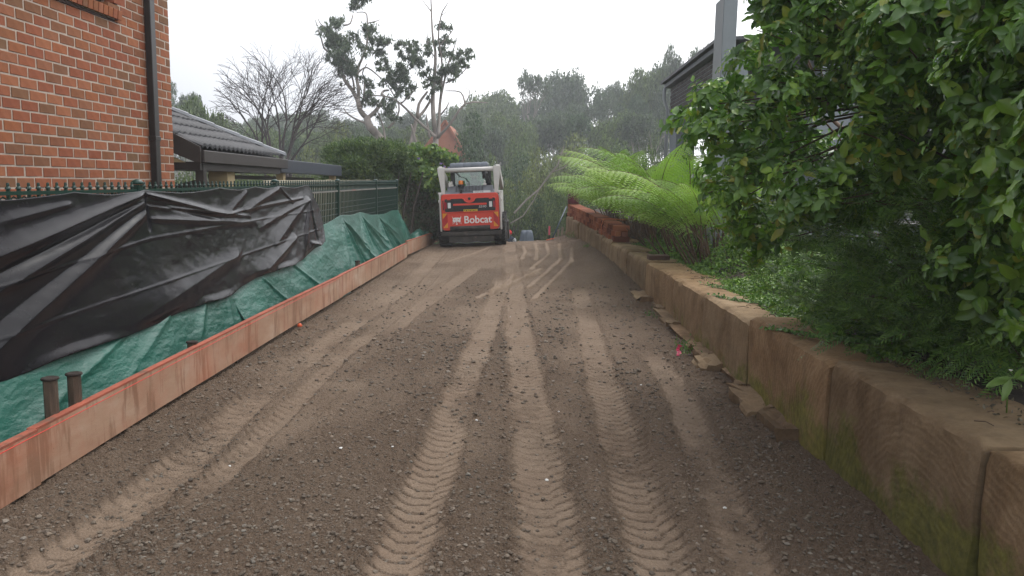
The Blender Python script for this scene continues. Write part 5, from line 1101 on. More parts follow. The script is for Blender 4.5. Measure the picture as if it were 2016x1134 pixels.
# distant wood closing the gaps
cl = []
for i in range(260):
    X = rng.uniform(-75, 75); Y = rng.uniform(118, 140); cl.append((X, Y, float(gz(np.array(X), np.array(Y)))+rng.uniform(1, 10.5)+(2 if X > 12 else 0), rng.uniform(2.6, 4.4)))
o = mobj('distant_wood', crown('distant_wood', cl, 50000, 0.62, 0.32, M['gum'], 0.8, 0.3, 0.1)); tag(o, 'mass of hazy far-off wood along the horizon', 'wood', kind='stuff')
o = mobj('undergrowth', crown('undergrowth', [(rng.uniform(-14, 14), rng.uniform(30, 60), 0, rng.uniform(0.9, 1.7)) for _ in range(1)]+[(x_, y_, float(gz(np.array(x_), np.array(y_)))+0.2, r_) for x_, y_, r_ in zip(rng.uniform(-24, 20, 260), rng.uniform(27, 75, 260), rng.uniform(0.9, 1.9, 260))]+[(x_, y_, float(gz(np.array(x_), np.array(y_)))+r_*0.8, r_) for x_, y_, r_ in zip(rng.uniform(-30, 30, 170), rng.uniform(74, 116, 170), rng.uniform(2.0, 3.6, 170))], 110000, 0.27, 0.14, M['bush'], 0.6, 0.4, 0.1)); tag(o, 'low tangled undergrowth filling the hollow past the crest', 'undergrowth', kind='stuff')

# ------------------------------------------------------------------ hand-shaped gums on the left skyline
def path_tree(Y, polys, clumps, org, scale, label, n, L=0.24, W=0.06, seed=1, dead=()):
    g = np.random.default_rng(seed); R_ = random.Random(seed)
    def q(zx, zy, dy=0): p_ = at(org[0]+zx/scale, org[1]+zy/scale, Y+dy); return p_
    b = q(*polys[0][0][0]); th = thing('gum_tree', label, 'tree', (b[0], Y, ter(b[0], Y))); mb = MB()
    for pl, r0, r1 in polys:
        m_ = len(pl); dy = [0]; 
        for i in range(1, m_): dy.append(dy[-1]+R_.uniform(-0.5, 0.5))
        pts = [Vector(q(x_, z_, d_)) for (x_, z_), d_ in zip(pl, dy)]
        fine = []
        for i in range(m_-1):
            p0 = pts[max(i-1, 0)]; p1 = pts[i]; p2 = pts[i+1]; p3 = pts[min(i+2, m_-1)]
            for t_ in (0, 0.33, 0.66): fine.append(0.5*((2*p1)+(p2-p0)*t_+(2*p0-5*p1+4*p2-p3)*t_*t_+(3*p1-p0-3*p2+p3)*t_**3))
        fine.append(pts[-1]); k_ = len(fine); rad = [(r0+(r1-r0)*i/(k_-1))*Y/F for i in range(k_)]; mb.tube(fine, rad, 7, True)
    cl = []
    for c in clumps:
        p_ = q(c[0], c[1], R_.uniform(-1.2, 1.2)); r_ = c[2]/scale*Y/F
        for k in range(max(3, int(c[2]/11))):
            o_ = rand_dirs(1, 0, g)[0]*r_*0.9*g.random()**0.4; s_ = r_*R_.uniform(0.38, 0.68); cc_ = p_+o_; cl.append((cc_[0], cc_[1], cc_[2], s_))
            if R_.random() < 0.5: mb.tube([Vector(p_)+Vector((0, 0, -r_*0.5)), Vector((cc_[0], cc_[1], cc_[2]))], [0.02*Y/42, 0.008*Y/42], 4, False)
    mobj('trunk', mb.mesh('trunk', M['bark'], True), th); mobj('crown', crown('crown', cl, n, L, W, M['gum'], 0.15, 0.1, 0.9, g, 0.9, 1.4, 0.6), th)
O2 = (600, 0); S2 = 3.911
A_p = [([(590, 1180), (585, 1085), (560, 1040), (500, 975), (480, 912)], 9, 7), ([(480, 912), (430, 855), (410, 780), (370, 700), (310, 620), (265, 520), (205, 420), (150, 370), (125, 290), (100, 220)], 5.5, 0.8), ([(480, 912), (540, 860), (590, 790), (612, 745), (592, 725), (610, 700), (645, 695)], 4.2, 2),
       ([(410, 780), (415, 690), (400, 600), (412, 520), (450, 430), (478, 340), (482, 180), (470, 100), (400, 95)], 3.6, 0.8), ([(380, 690), (372, 620), (345, 540), (330, 440)], 2.4, 0.8), ([(480, 180), (540, 165), (585, 150)], 1.4, 0.6), ([(300, 195), (350, 180), (372, 110)], 1.8, 1), ([(410, 560), (480, 520), (590, 605)], 1.8, 1.2),
       ([(470, 950), (380, 910), (320, 865), (300, 830)], 2.2, 0.9), ([(320, 870), (262, 860)], 1.2, 0.6), ([(455, 760), (460, 620), (445, 560), (480, 490)], 2, 0.8), ([(150, 205), (120, 180), (100, 140)], 1.2, 0.6), ([(95, 200), (80, 150)], 1, 0.5)]
A_c = [(240, 160, 62), (180, 230, 70), (110, 240, 40), (250, 250, 70), (290, 320, 85), (210, 360, 70), (190, 440, 50), (320, 420, 85), (250, 470, 50), (330, 500, 75), (280, 560, 55), (350, 570, 60), (300, 640, 40), (370, 50, 45), (410, 20, 55), (470, -20, 60), (480, 210, 60), (520, 240, 45), (490, 300, 55), (560, 320, 60), (470, 380, 50), (540, 370, 60), (640, 330, 48), (600, 400, 45), (560, 470, 40), (620, 480, 50),
       (380, 290, 45), (420, 340, 45), (490, 630, 48), (440, 620, 35), (450, 710, 50), (500, 760, 60), (550, 780, 45), (440, 780, 45), (480, 690, 40)]
path_tree(42, A_p, A_c, O2, S2, 'tall crooked gum with dark leafy clumps rising above the hedge, left of the bleached gum', 10000, seed=51)
B_p = [([(1005, 1180), (1008, 1040), (990, 900), (985, 740), (1000, 560), (1005, 400), (985, 280), (975, 90), (970, -60)], 6, 0.9), ([(1030, 1060), (1035, 900), (1045, 760), (1075, 620), (1100, 500), (1140, 400), (1170, 290)], 3.6, 0.7), ([(1045, 760), (1058, 500), (1030, 300), (1050, 120), (1085, 50), (1105, 20)], 2.2, 0.6), ([(1055, 118), (1098, 85)], 0.8, 0.5),
       ([(975, 90), (905, 0)], 1.2, 0.6), ([(870, 905), (880, 800), (945, 705)], 3.6, 2), ([(870, 905), (920, 850), (985, 745)], 3.4, 2.2), ([(815, 1130), (850, 960), (870, 905)], 4.4, 3.6), ([(870, 1140), (830, 1000), (820, 960)], 3, 1.4), ([(1010, 1060), (960, 1010), (860, 920), (740, 800), (640, 745), (520, 735)], 3.6, 1), ([(1020, 1060), (1120, 955), (1235, 800), (1408, 792)], 3.2, 1), ([(1235, 800), (1200, 710), (1080, 700)], 1.8, 0.8),
       ([(1250, 780), (1270, 700), (1240, 680)], 0.9, 0.4), ([(1050, 880), (1090, 830), (1112, 785)], 1.8, 0.8), ([(960, 1060), (945, 960), (935, 880)], 2.6, 1), ([(1085, 640), (1180, 590), (1240, 530), (1280, 490)], 1.5, 0.6), ([(1000, 440), (950, 350), (945, 250)], 1.2, 0.5), ([(1040, 350), (1120, 260), (1140, 230)], 1.2, 0.5), ([(640, 985), (700, 920), (725, 810), (640, 660)], 2.6, 1), ([(620, 1080), (600, 960), (560, 860)], 2.4, 1.2), ([(740, 800), (850, 690), (855, 625)], 1.6, 0.7)]
B_c = [(1060, 200, 45), (1100, 215, 35), (945, 330, 45), (940, 400, 50), (1000, 330, 35), (1080, 320, 50), (1120, 310, 35), (1050, 390, 45), (1120, 420, 50), (1180, 420, 50), (1250, 410, 45), (1280, 440, 30), (1190, 490, 55), (1230, 500, 40), (1130, 520, 60), (1060, 560, 60), (1010, 620, 50), (960, 580, 50), (950, 650, 40), (1010, 690, 45), (1040, 640, 40), (940, 750, 22), (1120, 610, 35), (1170, 570, 40),
       (710, 340, 40), (770, 350, 50), (840, 330, 40), (800, 400, 55), (760, 430, 45), (860, 450, 55), (910, 480, 50), (840, 490, 45), (870, 390, 40), (700, 520, 55), (740, 560, 65), (680, 600, 60), (740, 640, 65), (790, 600, 45), (810, 670, 45), (700, 690, 55), (620, 590, 42), (600, 640, 35), (640, 540, 40), (590, 520, 35), (780, 720, 40), (820, 760, 22), (640, 800, 50), (680, 850, 55), (610, 850, 45), (690, 900, 40), (740, 930, 26), (560, 900, 36)]
path_tree(41, B_p, B_c, O2, S2, 'tall bleached gum with a bare dead leader and spreading clumps behind the loader', 10000, seed=52)
# bare tree
def bare_tree(px, py, Y, label, seed):
    R_ = random.Random(seed); b = Vector(at(px, py, Y)); z0 = ter(b.x, Y); th = thing('bare_tree', label, 'tree', (b.x, Y, z0)); mb = MB(); k = Y/F; tw = MB()
    def go(p, ang, L, r, depth, lean):
        pts = [p.copy()]; a_ = ang; q = p.copy(); yd = R_.uniform(-0.35, 0.35)
        nseg = 5
        for i in range(nseg):
            a_ += R_.gauss(0, 0.07)+lean*0.02*(i); q = q+Vector((math.sin(a_), yd*0.5, math.cos(a_)))*L/nseg; pts.append(q.copy())
        (mb if r > 0.012 else tw).tube(pts, [max(0.006, r*(1-0.5*i/nseg)) for i in range(nseg+1)], 6 if r > 0.02 else 3, False)
        if depth == 0: return
        nk = 3 if depth > 1 else 4
        for j in range(nk):
            s_ = pts[R_.choice([2, 3, 4, 5])] if j else pts[-1]; da = R_.gauss(0, 0.13) if j == 0 else R_.choice([-1, 1])*R_.uniform(0.25, 0.6)
            na = a_*0.85+da; go(s_, na, L*R_.uniform(0.58, 0.85), r*(0.72 if j == 0 else 0.5), depth-1, (1 if na > 0 else -1)*1.3)
    H = 190*k
    base = Vector((b.x, Y, z0))
    for ang, L, dx in [(-0.62, 0.50, -70), (-0.42, 0.60, -40), (-0.22, 0.62, -45), (-0.10, 0.62, -15), (0.04, 0.62, 0), (0.18, 0.62, 8), (0.34, 0.58, 15), (0.52, 0.52, 15), (0.72, 0.45, 18), (-0.3, 0.55, -80)]:
        st = Vector((b.x+dx*k*0.5, Y+R_.uniform(-0.4, 0.4), b.z)); mb.tube([base, st], [0.10, 0.065], 7, False); go(st, ang*0.72, H*L*0.66, 0.055*Y/30, 4, 0.6 if ang > 0 else -0.6)
    mobj('trunk', mb.mesh('trunk', M['bareb'], True), th); mobj('twigs', tw.mesh('twigs', M['bareb']), th)
bare_tree(560, 318, 30, 'leafless fan-shaped tree with fine drooping twigs behind the carport', 64)
bare_tree(1050, 470, 36, 'thin bare sapling among the scrub past the crest', 65) if False else None
ls = MB(); 
for pl, r_ in [([(1012, 420), (1035, 395), (1062, 372), (1085, 340), (1098, 325), (1110, 288)], 2.2), ([(1085, 340), (1110, 330), (1135, 302)], 1.2), ([(1100, 302), (1125, 301), (1146, 305)], 1.0), ([(1005, 440), (1030, 425), (1050, 395), (1062, 372)], 1.6)]:
    ls.tube([at(x_, y_, 30.5) for x_, y_ in pl], [r_*30.5/F*(1-0.5*i/len(pl)) for i in range(len(pl))], 6, False)
tag(ls.build('bare_branch', M['bark'], None, True), 'bare grey forked branch leaning in front of the scrub past the crest', 'branch')

# ------------------------------------------------------------------ hedge and vine by the green fence
def px_clumps(lst, Yv, jit=0.4):
    o_ = []
    for px, py, r_ in lst: Y = Yv+rnd.uniform(-jit, jit); p_ = at(px, py, Y); o_.append((p_[0], p_[1], p_[2], r_*Y/F))
    return o_
th = thing('clipped_hedge', 'dense rounded dark-green hedge above the far end of the green fence', 'hedge', (-4.1, 19, 0))
hc = px_clumps([(660, 305, 26), (690, 300, 30), (720, 298, 30), (750, 300, 30), (780, 302, 28), (800, 315, 28), (670, 330, 30), (700, 330, 32), (730, 332, 32), (760, 335, 32), (790, 338, 30), (655, 345, 24), (690, 355, 26), (720, 360, 26), (750, 360, 26), (780, 365, 26)], 19.5, 0.7)
n = 32000; P_, d = crown_pts(hc, n, 0.6, 0.3, rng, 0.9); N = d*0.4+0.9*rng.normal(size=(n, 3)); N /= np.linalg.norm(N, axis=1, keepdims=True); A = d+np.array([[0, 0, 0.8]])+0.5*rng.normal(size=(n, 3))
V, Fq = leaf_quads(P_, N, A, 0.115, 0.022); mobj('foliage', np_mesh('foliage', V, Fq, M['hedge']), th)
sb = MB(); 
for k in range(8): sb.tube([(-4.6+0.22*k, 19.6, -0.2), (-4.7+0.25*k, 19.6, 1.0), (-4.8+0.3*k, 19.5, 1.9)], [0.04, 0.03, 0.015], 6, False)
mobj('stems', sb.mesh('stems', M['darkbark'], True), th)
th = thing('climbing_vine', 'tangled leafy vine with bright leaves above and dead brown stems below, left of the loader', 'vine', (-3.0, 19.5, 0))
vc = px_clumps([(815, 318, 24), (840, 315, 24), (865, 308, 20), (885, 315, 16), (830, 345, 24), (855, 345, 22), (872, 350, 16), (810, 340, 20), (850, 300, 18), (868, 372, 14), (858, 385, 14), (845, 365, 18), (820, 295, 16)], 20.3, 0.5)
mobj('foliage', crown('foliage', vc, 5200, 0.115, 0.085, M['vine'], 0.55, 0.2, 0.5), th)
vd = px_clumps([(812, 380, 24), (835, 385, 24), (855, 400, 20), (812, 410, 24), (835, 415, 24), (855, 425, 20), (820, 440, 24), (845, 450, 22), (865, 440, 14), (800, 395, 16), (798, 360, 16), (860, 462, 14), (870, 455, 12)], 20.2, 0.35)
n = 9000; P_, d = crown_pts(vd, n, 0.4, 0, rng, 1.0); N = rng.normal(size=(n, 3)); N /= np.linalg.norm(N, axis=1, keepdims=True)
V, Fq = leaf_quads(P_, N, rng.normal(size=(n, 3))+np.array([[0, 0, -0.6]]), 0.16, 0.012); mobj('dead_stems', np_mesh('dead_stems', V, Fq, M['dead']), th)
mobj('lower_foliage', crown('lower_foliage', vd, 5000, 0.07, 0.045, M['darkbush'], 0.5, 0.1, 0.4), th)
o = MB()
for px, py in ((868, 322), (875, 328), (824, 312), (884, 330)): p_ = at(px, py, 19.8); o.lathe(p_, [(0.01, -0.03), (0.035, 0.0), (0.04, 0.02), (0.0, 0.01)], 6)
mobj('flower', o.mesh('flower', plain('mauve_flower', (0.30, 0.22, 0.50), 0.6, 0.1, 5, 0)), th)

# ------------------------------------------------------------------ ferns
def frond_mesh(seed, Lf=1.45, stipe=0.62, el0=74, el1=-14, np_=17, maxw=0.44):
    R_ = random.Random(seed); N_ = 60; pts = []; p = np.zeros(3); tot = Lf+stipe; tan = []
    for i in range(N_+1):
        f = i/N_; e = math.radians(el0+(el1-el0)*f**1.35); d = np.array([math.cos(e), 0, math.sin(e)]); pts.append(p.copy()); tan.append(d); p = p+d*tot/N_
    pts = np.array(pts); tan = np.array(tan); V = []; Fq = []
    def samp(s_): i = min(N_-1, int(s_/tot*N_)); f = s_/tot*N_-i; return pts[i]*(1-f)+pts[i+1]*f, tan[i]
    for k in range(np_):
        f = (k+0.5)/np_; s_ = stipe+Lf*f; w_ = maxw*(math.sin(math.pi*min(1, (f*0.86+0.14)))**0.75)*(1-0.25*f); w_ *= R_.uniform(0.9, 1.08); c, d = samp(s_); up = np.array([-d[2], 0, d[0]])
        for sgn in (-1, 1):
            ax = np.array([0, sgn, 0])*0.9+d*(0.55+R_.uniform(-0.08, 0.08))+np.array([0, 0, -0.42]); ax /= np.linalg.norm(ax); nl = 9
            for j in range(nl):
                g_ = (j+0.5)/nl; drop = np.array([0, 0, -0.35*w_*g_**2]); c2 = c+ax*w_*g_+drop; pl = 0.040*(1-0.75*g_)+0.006; wd = w_/nl*0.44
                bd = d*0.97+ax*0.25
                for sg2 in (-1, 1):
                    b0 = len(V); t2 = c2+bd*sg2*pl*1.0+ax*pl*0.25+up*(-0.10*pl)
                    V += [c2-ax*wd, c2+ax*wd, t2+ax*wd*0.35, t2-ax*wd*0.35]; Fq.append((b0, b0+1, b0+2, b0+3) if sg2*sgn > 0 else (b0+3, b0+2, b0+1, b0))
    lam = np_mesh('blade', np.array(V), np.array(Fq), M['fern']); mb = MB()
    ii = list(range(0, N_+1, 4)); mb.tube([pts[i] for i in ii], [0.013*(1-0.85*i/N_) for i in ii], 5, False); return lam, mb.mesh('stalk', M['ferns'], True)
FR = [frond_mesh(1, 1.35, 0.8), frond_mesh(2, 1.5, 0.75, 68, -22), frond_mesh(3, 1.3, 0.75, 58, 4), frond_mesh(4, 1.4, 0.8, 58, -25, 17, 0.40)]
r5 = random.Random(9)
ferns = [((1215, 452), 16.6, 'leftmost tree fern clump, fronds hanging over the far brick stack'), ((1258, 462), 15.0, 'second tree fern clump from the left, behind the brick stack'), ((1300, 475), 13.4, 'middle tree fern clump with the highest arching fronds'), ((1345, 490), 12.0, 'tree fern clump beside the grey post'), ((1392, 505), 10.6, 'nearest tree fern clump against the broad-leaved shrub')]
for (bx, by_), Y, lab in ferns:
    p_ = at(bx, by_, Y); z0 = float(topz(Y))+0.03; X0 = max(p_[0], float(wallX(Y))+(0.42 if Y > 13 else 0.75)); th = thing('tree_fern', lab, 'fern', (X0, Y, z0), 'bright green ferns behind the brick stack')
    nf = 21
    nf = 26 if Y > 13 else 19
    for k in range(nf):
        lam, stl = FR[r5.randrange(4)]; az = math.radians(r5.gauss(190, 80)) if k < 12 else math.radians(r5.uniform(0, 360)); sc_ = r5.uniform(0.72, 1.12)*(1.0 if Y > 12 else 0.95)
        fr_ = bpy.data.objects.new('frond', stl); sc.collection.objects.link(fr_); fr_.parent = th; fr_.location = (r5.uniform(-0.22, 0.22), r5.uniform(-0.5, 0.5), 0); fr_.rotation_euler = (r5.uniform(-0.15, 0.15), r5.uniform(-0.34, 0.06), az); fr_.scale = (sc_,)*3
        bl = bpy.data.objects.new('blade', lam); sc.collection.objects.link(bl); bl.parent = fr_; bl['kind'] = 'stuff'
    sb = MB()
    for k in range(15): a_ = r5.uniform(0, 6.28); rr_ = r5.uniform(0.05, 0.35); sb.tube([(X0+rr_*math.cos(a_), Y+rr_*math.sin(a_)*1.5, z0-0.03), (X0+rr_*1.9*math.cos(a_)-0.08, Y+rr_*2.0*math.sin(a_), z0+r5.uniform(0.25, 0.6))], [0.016, 0.007], 5, False)
    tag(mobj('old_stalks', sb.mesh('old_stalks', M['ferns'], True), th), kind='stuff')

# ------------------------------------------------------------------ broad-leaved shrub
def broad_leaf(seed):
    R_ = random.Random(seed); nl, nw = 7, 5; V = []
    for i in range(nl):
        f = i/(nl-1); w_ = (0.03+0.97*math.sin(math.pi*min(1, f**0.85*0.93+0.03))**0.8)*0.29; bendz = -0.28*f*f
        for j in range(nw):
            g_ = (j/(nw-1)-0.5)*2; wave = 0.045*math.sin(f*11+g_*2.2+seed*1.7)*abs(g_)**1.3; V.append((f, g_*w_, bendz+0.10*abs(g_)**1.2+wave))
    return np.array(V), grid_faces(nl, nw)
LV = [broad_leaf(s_) for s_ in range(5)]
def inside(poly, x, y):
    c = False; n_ = len(poly)
    for i in range(n_):
        x1, y1 = poly[i]; x2, y2 = poly[(i+1) % n_]
        if (y1 > y) != (y2 > y) and x < (x2-x1)*(y-y1)/(y2-y1)+x1: c = not c
    return c
sh_poly = [(1480, -120), (1478, 20), (1465, 120), (1440, 195), (1350, 205), (1348, 300), (1385, 335), (1378, 400), (1420, 455), (1480, 490), (1560, 470), (1650, 410), (1760, 400), (1860, 430), (1900, 560), (1960, 690), (2200, 720), (2200, -120)]
holes = [(1446, 48, -4), (1505, 38, -8), (1635, 285, 30), (1480, 120, -14), (1425, 165, 5), (1830, 330, 14)]
Ys = lambda px: 3.0+(2060-px)*0.0042
cl2 = []; r6 = random.Random(77); stp = 54; yy = -110
while yy < 730:
    xx = 1330
    while xx < 2230:
        x_, y_ = xx+r6.uniform(-28, 28), yy+r6.uniform(-28, 28)
        if inside(sh_poly, x_, y_) and all(math.hypot(x_-h[0], y_-h[1]) > h[2]+26 for h in holes):
            Y = Ys(x_)+r6.uniform(-0.15, 0.55)+0.0008*max(0, y_-300); p_ = at(x_, y_, Y); cl2.append((p_[0], p_[1], p_[2], r6.uniform(0.13, 0.22)))
        xx += stp
    yy += stp
yy = -110
while yy < 720:
    xx = 1420
    while xx < 2230:
        x_, y_ = xx+r6.uniform(-28, 28), yy+r6.uniform(-28, 28)
        if inside(sh_poly, x_, y_) and all(math.hypot(x_-h[0], y_-h[1]) > h[2]+26 for h in holes):
            Y = Ys(x_)+0.9+r6.uniform(-0.2, 0.6); p_ = at(x_, y_, Y); cl2.append((p_[0], p_[1], p_[2], r6.uniform(0.17, 0.27)))
        xx += 76
    yy += 76
cl2 = np.array(cl2); shr = thing('broad_leaf_shrub', 'huge broad-leaved glossy green shrub filling the upper right above the wall', 'shrub', (3.0, 4.6, 0.6))
# rosettes
nr_ = 5600; kk = rng.choice(len(cl2), nr_, p=cl2[:, 3]**2/(cl2[:, 3]**2).sum()); dd = rand_dirs(nr_, 0.5); rp_ = cl2[kk, :3]+dd*cl2[kk, 3:4]*(0.5+0.55*rng.random((nr_, 1))**0.5)
Lp, Lr = [], []
leaves = []
for i in range(nr_):
    ax = Vector(dd[i])+Vector((-0.25, -0.35, 0.35)); ax.normalize(); ref = ax.orthogonal().normalized(); b2 = ax.cross(ref); nl = r6.randint(5, 7); yng = (dd[i][2] > 0.1 and dd[i][1] < 0.5 and r6.random() < 0.36); a0 = r6.random()*6.28; s0 = r6.choice([r6.uniform(0.045, 0.07), r6.uniform(0.065, 0.10)])
    for j in range(nl):
        a_ = a0+j*2.4; out = ref*math.cos(a_)+b2*math.sin(a_); tilt = r6.uniform(0.15, 0.75); xd = (out+ax*tilt+Vector((0, 0, -0.25))).normalized(); zd = (ax-xd*ax.dot(xd)); 
        if zd.length < 1e-3: zd = Vector((0, 0, 1))
        zd.normalize(); yd = zd.cross(xd); base = Vector(rp_[i])-ax*0.012*j; leaves.append((base, xd, yd, zd, s0*r6.uniform(0.75, 1.2)*(0.85 if yng else 1), yng))
def on_screen(p_):
    v = RC.T @ (np.array(p_)-CAM); 
    if v[2] > -0.3: return None
    return PW/2+F*v[0]/-v[2], PH/2-F*v[1]/-v[2], -v[2]
sc_l = []
for i, l_ in enumerate(leaves):
    s_ = on_screen(l_[0])
    vis_ = s_ and -10 < s_[0] < 2026 and -10 < s_[1] < 800; sc_l.append((l_[4]/s_[2]*F*(1 if vis_ else 0) if s_ else 0, i))
sc_l.sort(reverse=True); big = set(i for _, i in sc_l[:296])
lvm = [np_mesh('leaf', V, Fq, M['bigleaf'], True) for V, Fq in LV]; lvy = [np_mesh('young_leaf', V, Fq, M['youngleaf'], True) for V, Fq in LV]; MS = {False: [[], [], 0], True: [[], [], 0]}
for i, (b_, xd, yd, zd, s_, yg) in enumerate(leaves):
    v_ = i % 5
    if i in big:
        o = bpy.data.objects.new('leaf', (lvy if yg else lvm)[v_]); sc.collection.objects.link(o); o.parent = shr
        mt = Matrix(((xd.x, yd.x, zd.x, 0), (xd.y, yd.y, zd.y, 0), (xd.z, yd.z, zd.z, 0), (0, 0, 0, 1))); loc, rot, _ = mt.decompose()
        o.rotation_euler = rot.to_euler(); o.location = b_-shr.location; o.scale = (s_,)*3
    else:
        V, Fq = LV[v_]; R3 = np.array([xd, yd, zd]); q_ = MS[bool(yg)]; q_[0].append((V*s_)@R3+np.array(b_)); q_[1].append(Fq+q_[2]); q_[2] += len(V)
for yg, nm in ((False, 'leaf_mass'), (True, 'young_leaf_mass')): tag(mobj(nm, np_mesh(nm, np.concatenate(MS[yg][0]), np.concatenate(MS[yg][1]), M['youngleaf'] if yg else M['bigleaf_isl'], True), shr), kind='stuff')
sb = MB(); root = Vector((3.0, 4.6, 0.5))
stems = [Vector(cl2[k][:3]) for k in range(len(cl2))]
hubs = [Vector((2.6+0.5*r6.random(), 4.2+0.9*k*0.5, 1.2+0.35*(k % 4))) for k in range(8)]
for h in hubs: sb.tube([root+Vector((r6.uniform(-.3, .3), r6.uniform(-.3, .5), 0)), (root+h)/2+Vector((0.1, 0, 0.15)), h], [0.035, 0.026, 0.02], 7, False)
for s_ in stems:
    h = min(hubs, key=lambda q_: (q_-s_).length); md_ = (h+s_)/2+Vector((r6.uniform(-.08, .08), r6.uniform(-.08, .08), r6.uniform(-.05, .12))); sb.tube([h, md_, s_], [0.011, 0.007, 0.004], 5, False)
mobj('branches', sb.mesh('branches', M['twig'], True), shr)
# near sprig of a weed at the lower right
p_ = at(1985, 745, 2.9); wd_ = thing('weed_sprig', 'small sprig with long bright leaves and tiny white flowers at the lower right', 'plant', (p_[0], 2.9, p_[2]-0.1))
for k, (ax_, az_, s_) in enumerate([(-1.0, -0.25, 0.095), (-0.3, -0.75, 0.09), (-0.9, 0.05, 0.06), (0.5, 0.1, 0.08), (0.1, 0.5, 0.05), (1.0, -0.3, 0.08)]):
    xd = Vector((ax_, -0.25, az_)).normalized(); zd = Vector((0.1, -0.5, 0.85)); zd = (zd-xd*zd.dot(xd)).normalized(); yd = zd.cross(xd); mt = Matrix(((xd.x, yd.x, zd.x, 0), (xd.y, yd.y, zd.y, 0), (xd.z, yd.z, zd.z, 0), (0, 0, 0, 1)))
    V, Fq = LV[k % 5]; V = V*np.array([1, 0.62, 0.5]); o = mobj('leaf', np_mesh('leaf', V, Fq, M['vine'], True), None); o.parent = wd_; o.rotation_euler = mt.to_euler(); o.location = (0.02*k*0.3, 0, 0.1); o.scale = (s_,)*3
MB().tube([(p_[0]+0.02, 2.92, p_[2]-0.14), (p_[0], 2.9, p_[2]), (p_[0]+0.12, 2.9, p_[2]+0.02)], 0.003, 5).build('stem', M['vine'], wd_, True)
MB().lathe((p_[0]-0.0, 2.89, p_[2]+0.03), [(0.001, 0), (0.008, 0.006), (0.002, 0.004)], 5).build('flower', M['white'], wd_)
# pinnate-leaved shrub
pn_poly = [(1560, 400), (1640, 365), (1760, 375), (1850, 400), (1930, 500), (1990, 600), (2060, 700), (2000, 740), (1900, 735), (1780, 705), (1660, 655), (1560, 590), (1520, 500)]
pcl = []; yy = 360
while yy < 760:
    xx = 1500
    while xx < 2100:
        x_, y_ = xx+r6.uniform(-22, 22), yy+r6.uniform(-22, 22)
        if inside(pn_poly, x_, y_):
            for dY in (0.0, 0.45, 0.9):
                Y = 3.55+(2060-x_)*0.0034+dY+r6.uniform(-0.1, 0.1); p_ = at(x_, y_, Y)
                if p_[2] > float(topz(Y))+0.02 and p_[0] > 1.98: pcl.append((p_[0], p_[1], p_[2], 0.15))
        xx += 48
    yy += 48
pcl = np.array(pcl); n = 2800; kk = rng.integers(0, len(pcl), n); dd = rand_dirs(n, 0.3); Pc = pcl[kk, :3]+dd*0.15*rng.random((n, 1))**0.4
A = dd+np.array([[-0.5, -0.4, 0.1]])+0.5*rng.normal(size=(n, 3)); A /= np.linalg.norm(A, axis=1, keepdims=True); N = np.array([[0, -0.3, 1.0]])+0.4*rng.normal(size=(n, 3)); N = N-(A*N).sum(1, keepdims=True)*A; N /= np.linalg.norm(N, axis=1, keepdims=True); B = np.cross(N, A)
Ll = 0.15+0.08*rng.random(n); PP, NN, AA = [], [], []; LL = []
for j in range(9):
    f = (j+0.6)/9; 
    for sg in (-1, 1):
        ax = A*0.75+B*sg*0.75; PP.append(Pc+A*(Ll*f)[:, None]+ax*0.024*(1-0.4*f)); NN.append(N+ax*0.1); AA.append(ax); LL.append(np.full(n, 0.056*(1-0.5*f)))
V, Fq = leaf_quads(np.concatenate(PP), np.concatenate([x_/np.linalg.norm(x_, axis=1, keepdims=True) for x_ in NN]), np.concatenate(AA), np.concatenate(LL), np.concatenate(LL)*0.22)
th = thing('fine_leaved_shrub', 'dark shrub with fine feathery leaves under the broad-leaved shrub', 'shrub', (2.6, 4.6, 0.6)); mobj('foliage', np_mesh('foliage', V, Fq, M['pinnate']), th)
sb = MB()
for k in range(0, len(pcl), 3): c = Vector(pcl[k][:3]); sb.tube([(2.75+r6.uniform(-.2, .2), 4.6+r6.uniform(-.8, .8), 0.55), ((2.75+c.x)/2, (4.6+c.y)/2, (c.z+0.7)/2+0.1), c], [0.009, 0.006, 0.003], 4, False)
mobj('stems', sb.mesh('stems', M['twig'], True), th)
# ground cover
def cover(name, fx, n, L, W, mat, lab, zfun):
    Y = fx[0]+(fx[1]-fx[0])*rng.random(n); X = wallX(Y)+fx[2]+(fx[3]-fx[2])*rng.random(n)**1.0; z0, hh_ = zfun(X, Y); Z = z0+hh_*rng.random(n)**0.45
    N = rng.normal(size=(n, 3))*0.7+np.array([[-0.2, -0.3, 0.9]]); N /= np.linalg.norm(N, axis=1, keepdims=True); s_ = 0.6+0.8*rng.random(n); V, Fq = leaf_quads(np.stack([X, Y, Z], 1), N, rng.normal(size=(n, 3)), L*s_, W*s_, 0.15)
    return tag(mobj(name, np_mesh(name, V, Fq, M[mat])), lab, 'ground cover', kind='stuff')
def mound(h, e0, e1, f=1.2):
    def g_(X, Y):
        u = X-wallX(Y); z0 = topz(Y)-0.02; return z0, h*sstep(e0, e1, u)*np.clip(0.75+1.3*fbm(X*f, Y*f, 3), 0.1, 1.6)
    return g_
cover('ground_cover', (4.5, 8.5, 0.30, 1.5), 17000, 0.042, 0.026, 'cover', 'dark small-leaved ground cover spilling along the garden bed behind the wall', mound(0.48, 0.22, 0.8))
cover('ground_cover', (8.3, 13.8, 0.30, 1.9), 24000, 0.046, 0.028, 'cover', 'light small-leaved ground cover between the paver and the ferns', mound(0.55, 0.30, 1.0))
cover('leaf_litter', (1.0, 20, 0.28, 1.2), 9000, 0.028, 0.014, 'dead', 'dark leaf litter and scraps in the garden bed', lambda X, Y: (topz(Y)-0.015+0.08*sstep(0.35, 0.9, X-wallX(Y)), 0.02))
